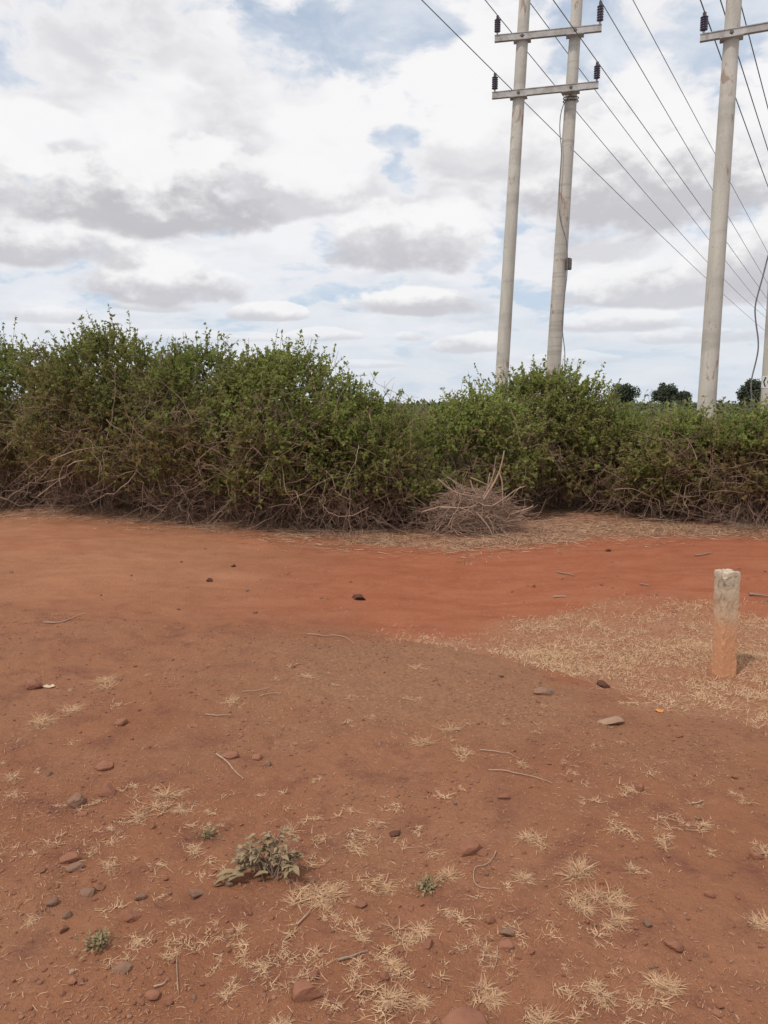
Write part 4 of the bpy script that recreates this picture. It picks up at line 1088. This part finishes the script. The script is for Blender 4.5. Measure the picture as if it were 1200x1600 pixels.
stick([(276, 1502), (277, 1530), (279, 1555)], .0018, 'thin dark stalk at the bottom left, pointing at the viewer', 'dead')
stick([(240, 1545), (255, 1541), (262, 1532)], .0028, 'short pale twig at the bottom left')
stick([(464, 1448), (478, 1434), (488, 1420)], .0035, 'forked twig below the largest spiky tuft')
stick([(1080, 1258), (1092, 1256), (1100, 1253)], .0035, 'short white stick near the pale tuft at the right')
stick([(870, 895), (885, 898), (898, 901)], .008, 'small brown stick lying on the red road right of centre', 'stem')
stick([(1000, 914), (1017, 917)], .008, 'short brown stick on the road left of the concrete post', 'stem')
stick([(1085, 869), (1100, 868), (1112, 865)], .009, 'thin brown stick on the far side of the road above the post', 'stem')
stick([(865, 934), (885, 934)], .008, 'pale flat chip of wood on the near side of the road')
stick([(1170, 931), (1200, 934)], .012, 'dark stick on the road at the right picture edge', 'stem')
def scrap(px, py, w, h, mat, lab, name):
    P = on(px, py); s = w/F*depth(P)/2; n = 7
    g = np.linspace(-1, 1, n); X, Y = np.meshgrid(g, g*.5*(h/w)*4)
    X = X*(1-.5*np.abs(Y)/np.abs(Y).max()); Z = .25*fbm(X*2+px, Y*2, 3, 7)+.15*X**2
    top = np.stack([X*s, Y*s, Z*s+.006], -1).reshape(-1, 3); bot = top-np.array([0, 0, .0008])
    i = np.arange(n-1)[:, None]*n; j = np.arange(n-1)[None]; f = np.stack([i+j, i+j+1, i+j+n+1, i+j+n], -1).reshape(-1, 4)
    tag(obj(name, [(top+P, f), (bot+P, f[:, ::-1])], M[mat], origin=P), lab, 'scrap')
scrap(76, 1074, 20, 5, 'paper', 'curled whitish dry scrap beside the brown stone at the left', 'dry_scrap')
scrap(1030, 1112, 14, 6, 'peel', 'small orange scrap on the soil below the dry grass', 'fruit_peel')

# ------------------------------------------------------------------ weeds
def broad_leaf(P, D, U, L, Wd, r, K=7, droop=.5):
    t = np.linspace(0, 1, K); D = nrm(D); Sd = nrm(np.cross(D, U)); U = np.cross(Sd, D)
    mid = P+D*L*t[:, None]-np.array([0, 0, 1])*droop*L*(t**2)[:, None]
    w = Wd*np.sin(np.clip(t, .02, .985)**.75*pi)**.8; wav = .15*Wd*np.sin(t*9+r.uniform(0, 6))
    l = mid+Sd*w[:, None]+U*(w*.35+wav)[:, None]; rr = mid-Sd*w[:, None]+U*(w*.35-wav)[:, None]
    V = np.stack([l, mid, rr], 1).reshape(-1, 3); f = []
    for k in range(K-1):
        f += [[3*k, 3*k+1, 3*k+4, 3*k+3], [3*k+1, 3*k+2, 3*k+5, 3*k+4]]
    return V, np.array(f)
def weed():
    r = np.random.default_rng(42); B = on(425, 1372)
    root = empty('leafy_weed', B, 'drooping grey green leafy weed growing from the red soil, left of centre foreground', 'weed')
    st = []; lf = []; rn = []; sr = []
    for k in range(34):
        tx = r.uniform(-.15, .10); ty = r.uniform(-.04, .12)
        if tx < -.10: ty -= .03
        hz = r.uniform(.05, .15)*(1-abs(tx+.02)*1.8)
        p0 = B+np.array([r.normal(0, .02), r.normal(.02, .02), -.005]); p2 = B+np.array([tx, ty, max(hz, .02)]); p1 = (p0+p2)/2+np.array([0, 0, .04])
        t = np.linspace(0, 1, 7)[:, None]; path = (1-t)**2*p0+2*t*(1-t)*p1+t**2*p2
        st.append(tubes(path, np.linspace(.0028, .0014, 7), 5)); sr.append(np.full(35, r.random()*.5))
        for q in range(8):
            tt = r.uniform(.35, 1); c = path[int(tt*6)]; a = r.uniform(0, 6.28)
            D = nrm(np.array([cos(a), sin(a), r.uniform(-.1, .5)])+.8*nrm(p2-p0)*np.array([1, 1, .2]))
            L = r.uniform(.016, .040); V, f = broad_leaf(c, D, np.array([0, 0, 1.])+r.normal(0, .3, 3), L, L*r.uniform(.20, .30), r, droop=r.uniform(.2, .8))
            V[:, 2] = np.maximum(V[:, 2], height(V[:, 0], V[:, 1])+.003)
            lf.append((V, f)); rn.append(np.full(len(V), r.random()))
    for q in range(9):           # big drooping leaves at the left foot
        a = radians(r.uniform(170, 250)); c = B+np.array([-.10+r.normal(0, .03), -.02+r.normal(0, .02), .035])
        L = r.uniform(.045, .075); V, f = broad_leaf(c, np.array([cos(a), sin(a), .25]), np.array([0, 0, 1.]), L, L*.2, r, droop=.55)
        V[:, 2] = np.maximum(V[:, 2], height(V[:, 0], V[:, 1])+.004); lf.append((V, f)); rn.append(np.full(len(V), r.random()))
    obj('leaf_cluster', lf, M['weed'], root, dict(rnd=rn)); obj('stems', st, M['stem'], root, dict(rnd=sr))
weed()
def sprig(px, py, rp, label, seed, n=60):
    r = np.random.default_rng(seed); B = on(px, py); rad = rp/F*depth(B)
    P = B+np.stack([r.normal(0, .45, n)*rad, r.normal(0, .45, n)*rad, r.uniform(.004, .025, n)], -1)
    L = r.uniform(.010, .020, n); lv = leaves(P, rdir(n, r)+[0, 0, .4], rdir(n, r)+[0, 0, 1], L, L*.3)
    t = np.linspace(0, 1, 5); ends = P[:24]; st = tubes(B+(ends-B)[:, None]*t[None, :, None], np.full((24, 5), .0009), 3)
    root = empty('green_sprig', B, label, 'weed'); obj('leaf_cluster', [lv], M['sprig'], root, dict(rnd=[np.repeat(r.random(n), 4)]), smooth=False)
    obj('stems', [st], M['stem'], root, dict(rnd=[np.full(24*15, .2)]))
sprig(155, 1476, 26, 'small flat olive green sprig at the lower left', 1, 150)
sprig(666, 1388, 20, 'tiny dark green sprig right of centre beside straw tufts', 2, 110)
sprig(325, 1308, 18, 'small greyish sprig just left of the leafy weed', 3, 80)

# ------------------------------------------------------------------ brush pile
def brush_pile():
    r = np.random.default_rng(66); B = on(740, 838); B = np.array([B[0], B[1]+.35, 0]); B[2] = float(height(B[0], B[1]))
    root = empty('brush_pile', B, 'heap of cut dry pinkish brown thorn branches thrown at the foot of the hedge', 'brushwood')
    def curves(n, l0, l1, r0, r1, K=8, spread=(.72, .38, .50), sides=4, seed=0):
        c = np.stack([r.normal(0, .42, n)*spread[0], r.normal(0, .45, n)*spread[1], np.abs(r.normal(0, .5, n))*spread[2]], -1)
        hmax = .52*np.exp(-(c[:, 0]/.80)**2); c[:, 2] = np.minimum(c[:, 2], hmax)
        d = nrm(np.stack([r.normal(0, 1, n), r.normal(0, .6, n), r.normal(.12, .38, n)], -1)); L = r.uniform(l0, l1, n)
        t = np.linspace(-.5, .5, K); P = c[:, None]+d[:, None]*(L[:, None]*t)[..., None]
        b = rdir(n, r); P += b[:, None]*(r.normal(0, .22, n)*L)[:, None, None]*(t**2*4)[None, :, None]
        P += r.normal(0, .016, P.shape); P[..., 2] = np.maximum(P[..., 2], .01)
        return tubes(P+B, r.uniform(r0, r1, n)[:, None]*np.linspace(1, .45, K)[None], sides), np.repeat(r.random(n)**1.5, K*sides), P, d
    a, ra, P, d = curves(420, .25, .85, .0025, .0060)
    b, rb, _, _ = curves(1400, .06, .30, .0014, .0028, K=5, sides=3)
    obj('twigs', [a, b], M['brush'], root, dict(rnd=[ra, rb]))
    big = [[(622, 690), (628, 672), (610, 692)],]
    Y = B[1]-.25
    def p(px, py, dy=0.):       # place a branch point at the pile's own distance
        d = ray(px, py); return CP+d*((Y+dy)/d[1])
    LIM = [([(684, 748), (704, 766), (722, 774), (742, 775), (756, 778)], .010), ([(756, 780), (768, 762), (780, 740), (786, 716), (788, 704)], .013),
           ([(780, 738), (785, 752), (785, 770), (786, 788)], .010), ([(755, 776), (766, 756), (774, 732)], .009), ([(735, 750), (738, 762), (746, 774)], .009),
           ([(744, 800), (756, 814), (766, 826), (770, 842)], .013), ([(796, 804), (815, 798), (833, 791)], .009), ([(735, 746), (750, 752), (762, 758)], .008),
           ([(760, 805), (770, 820), (771, 835)], .007), ([(705, 785), (716, 798), (726, 808)], .009), ([(660, 800), (690, 790), (720, 795), (745, 790)], .008), ([(770, 790), (790, 778), (806, 764), (820, 760)], .008)]
    for i, (pts, rad) in enumerate(LIM):
        Q = smooth_path([p(x, y, -.05*(i % 3)) for x, y in pts], 12); Q[:, 2] = np.maximum(Q[:, 2], height(Q[:, 0], Q[:, 1])+.01)
        obj('branch', [tubes(Q, rad*np.linspace(1, .6, 12), 6)], M['brush'], root, dict(rnd=[np.full(72, .7)]))
brush_pile()
# pale fallen branches leaning out of the hedge, each one liftable
def leaning(pts, rad, label, R=None, dy=0.):
    base = on(pts[0][0], 815); Y = base[1]+dy
    Q = smooth_path([CP+ray(x, y)*((Y)/ray(x, y)[1]) for x, y in pts], 16)
    Q[:, 2] = np.maximum(Q[:, 2], height(Q[:, 0], Q[:, 1])+.01)
    o = obj('dead_branch', [tubes(Q, rad*.75*np.linspace(1, .4, 16), 6)], M['dead'], origin=Q[0], attrs=dict(rnd=[np.full(96, .6)])); tag(o, label, 'branch', 'dead branches caught in the hedge')
leaning([(166, 655), (172, 664), (190, 672), (212, 682), (230, 687)], .011, 'pale kinked dead branch high in the tallest bush, uppermost at left')
leaning([(196, 676), (184, 682), (178, 692), (175, 702)], .010, 'short hooked pale branch hanging under the kinked one')
leaning([(182, 705), (174, 716), (168, 726), (167, 735)], .009, 'small pale hooked branch lowest of the three in the tallest bush')
leaning([(80, 720), (110, 706), (140, 700), (172, 698)], .013, 'long pale branch lying sideways across the left bush')
leaning([(95, 760), (92, 745), (98, 728), (112, 716)], .010, 'pale upright branch crossing the long sideways one at left')
leaning([(60, 775), (85, 755), (110, 738), (140, 728)], .010, 'grey slanting branch low in the left bush')
leaning([(215, 662), (240, 660), (270, 672), (290, 690)], .009, 'arched thin branch over the dark olive bush')
leaning([(296, 826), (292, 815), (300, 795), (306, 770), (304, 740)], .014, 'bare upright stem rising from the verge under the dark olive bush')
leaning([(350, 822), (358, 795), (364, 768)], .012, 'short straight pale stem rising from the verge left of the bright green bush')
leaning([(382, 816), (400, 800), (420, 790), (434, 780)], .011, 'slanting pale branch low under the bright green bush')
leaning([(430, 745), (450, 756), (470, 768), (488, 785), (500, 800)], .013, 'longest curved branch arching down under the bright green bush')
leaning([(420, 752), (440, 760), (458, 772), (474, 790)], .010, 'second curved branch just below the longest arching one')
leaning([(484, 744), (500, 742), (505, 750), (490, 762), (484, 780), (486, 798)], .010, 'looped branch right of the longest arching one')
leaning([(520, 826), (514, 805), (512, 785), (520, 765), (526, 752)], .010, 'thin upright stem in the dry foot of the sloping bush')
leaning([(612, 832), (618, 812), (626, 800), (636, 790)], .010, 'pale stem leaning right beside the left end of the brush pile')
leaning([(798, 640), (806, 660), (812, 690), (820, 706)], .007, 'thin hanging shoot right above the brush pile')
leaning([(1010, 770), (1028, 756), (1050, 748), (1075, 744)], .010, 'pale branch sticking out low from the brownish bush at right')
leaning([(960, 765), (985, 762), (1005, 770), (1030, 782)], .009, 'drooping pale branch low in the low yellowish bush')
leaning([(1135, 670), (1145, 692), (1158, 708), (1172, 722)], .009, 'pale slanting branch across the low brown bush beside the chevron pole')
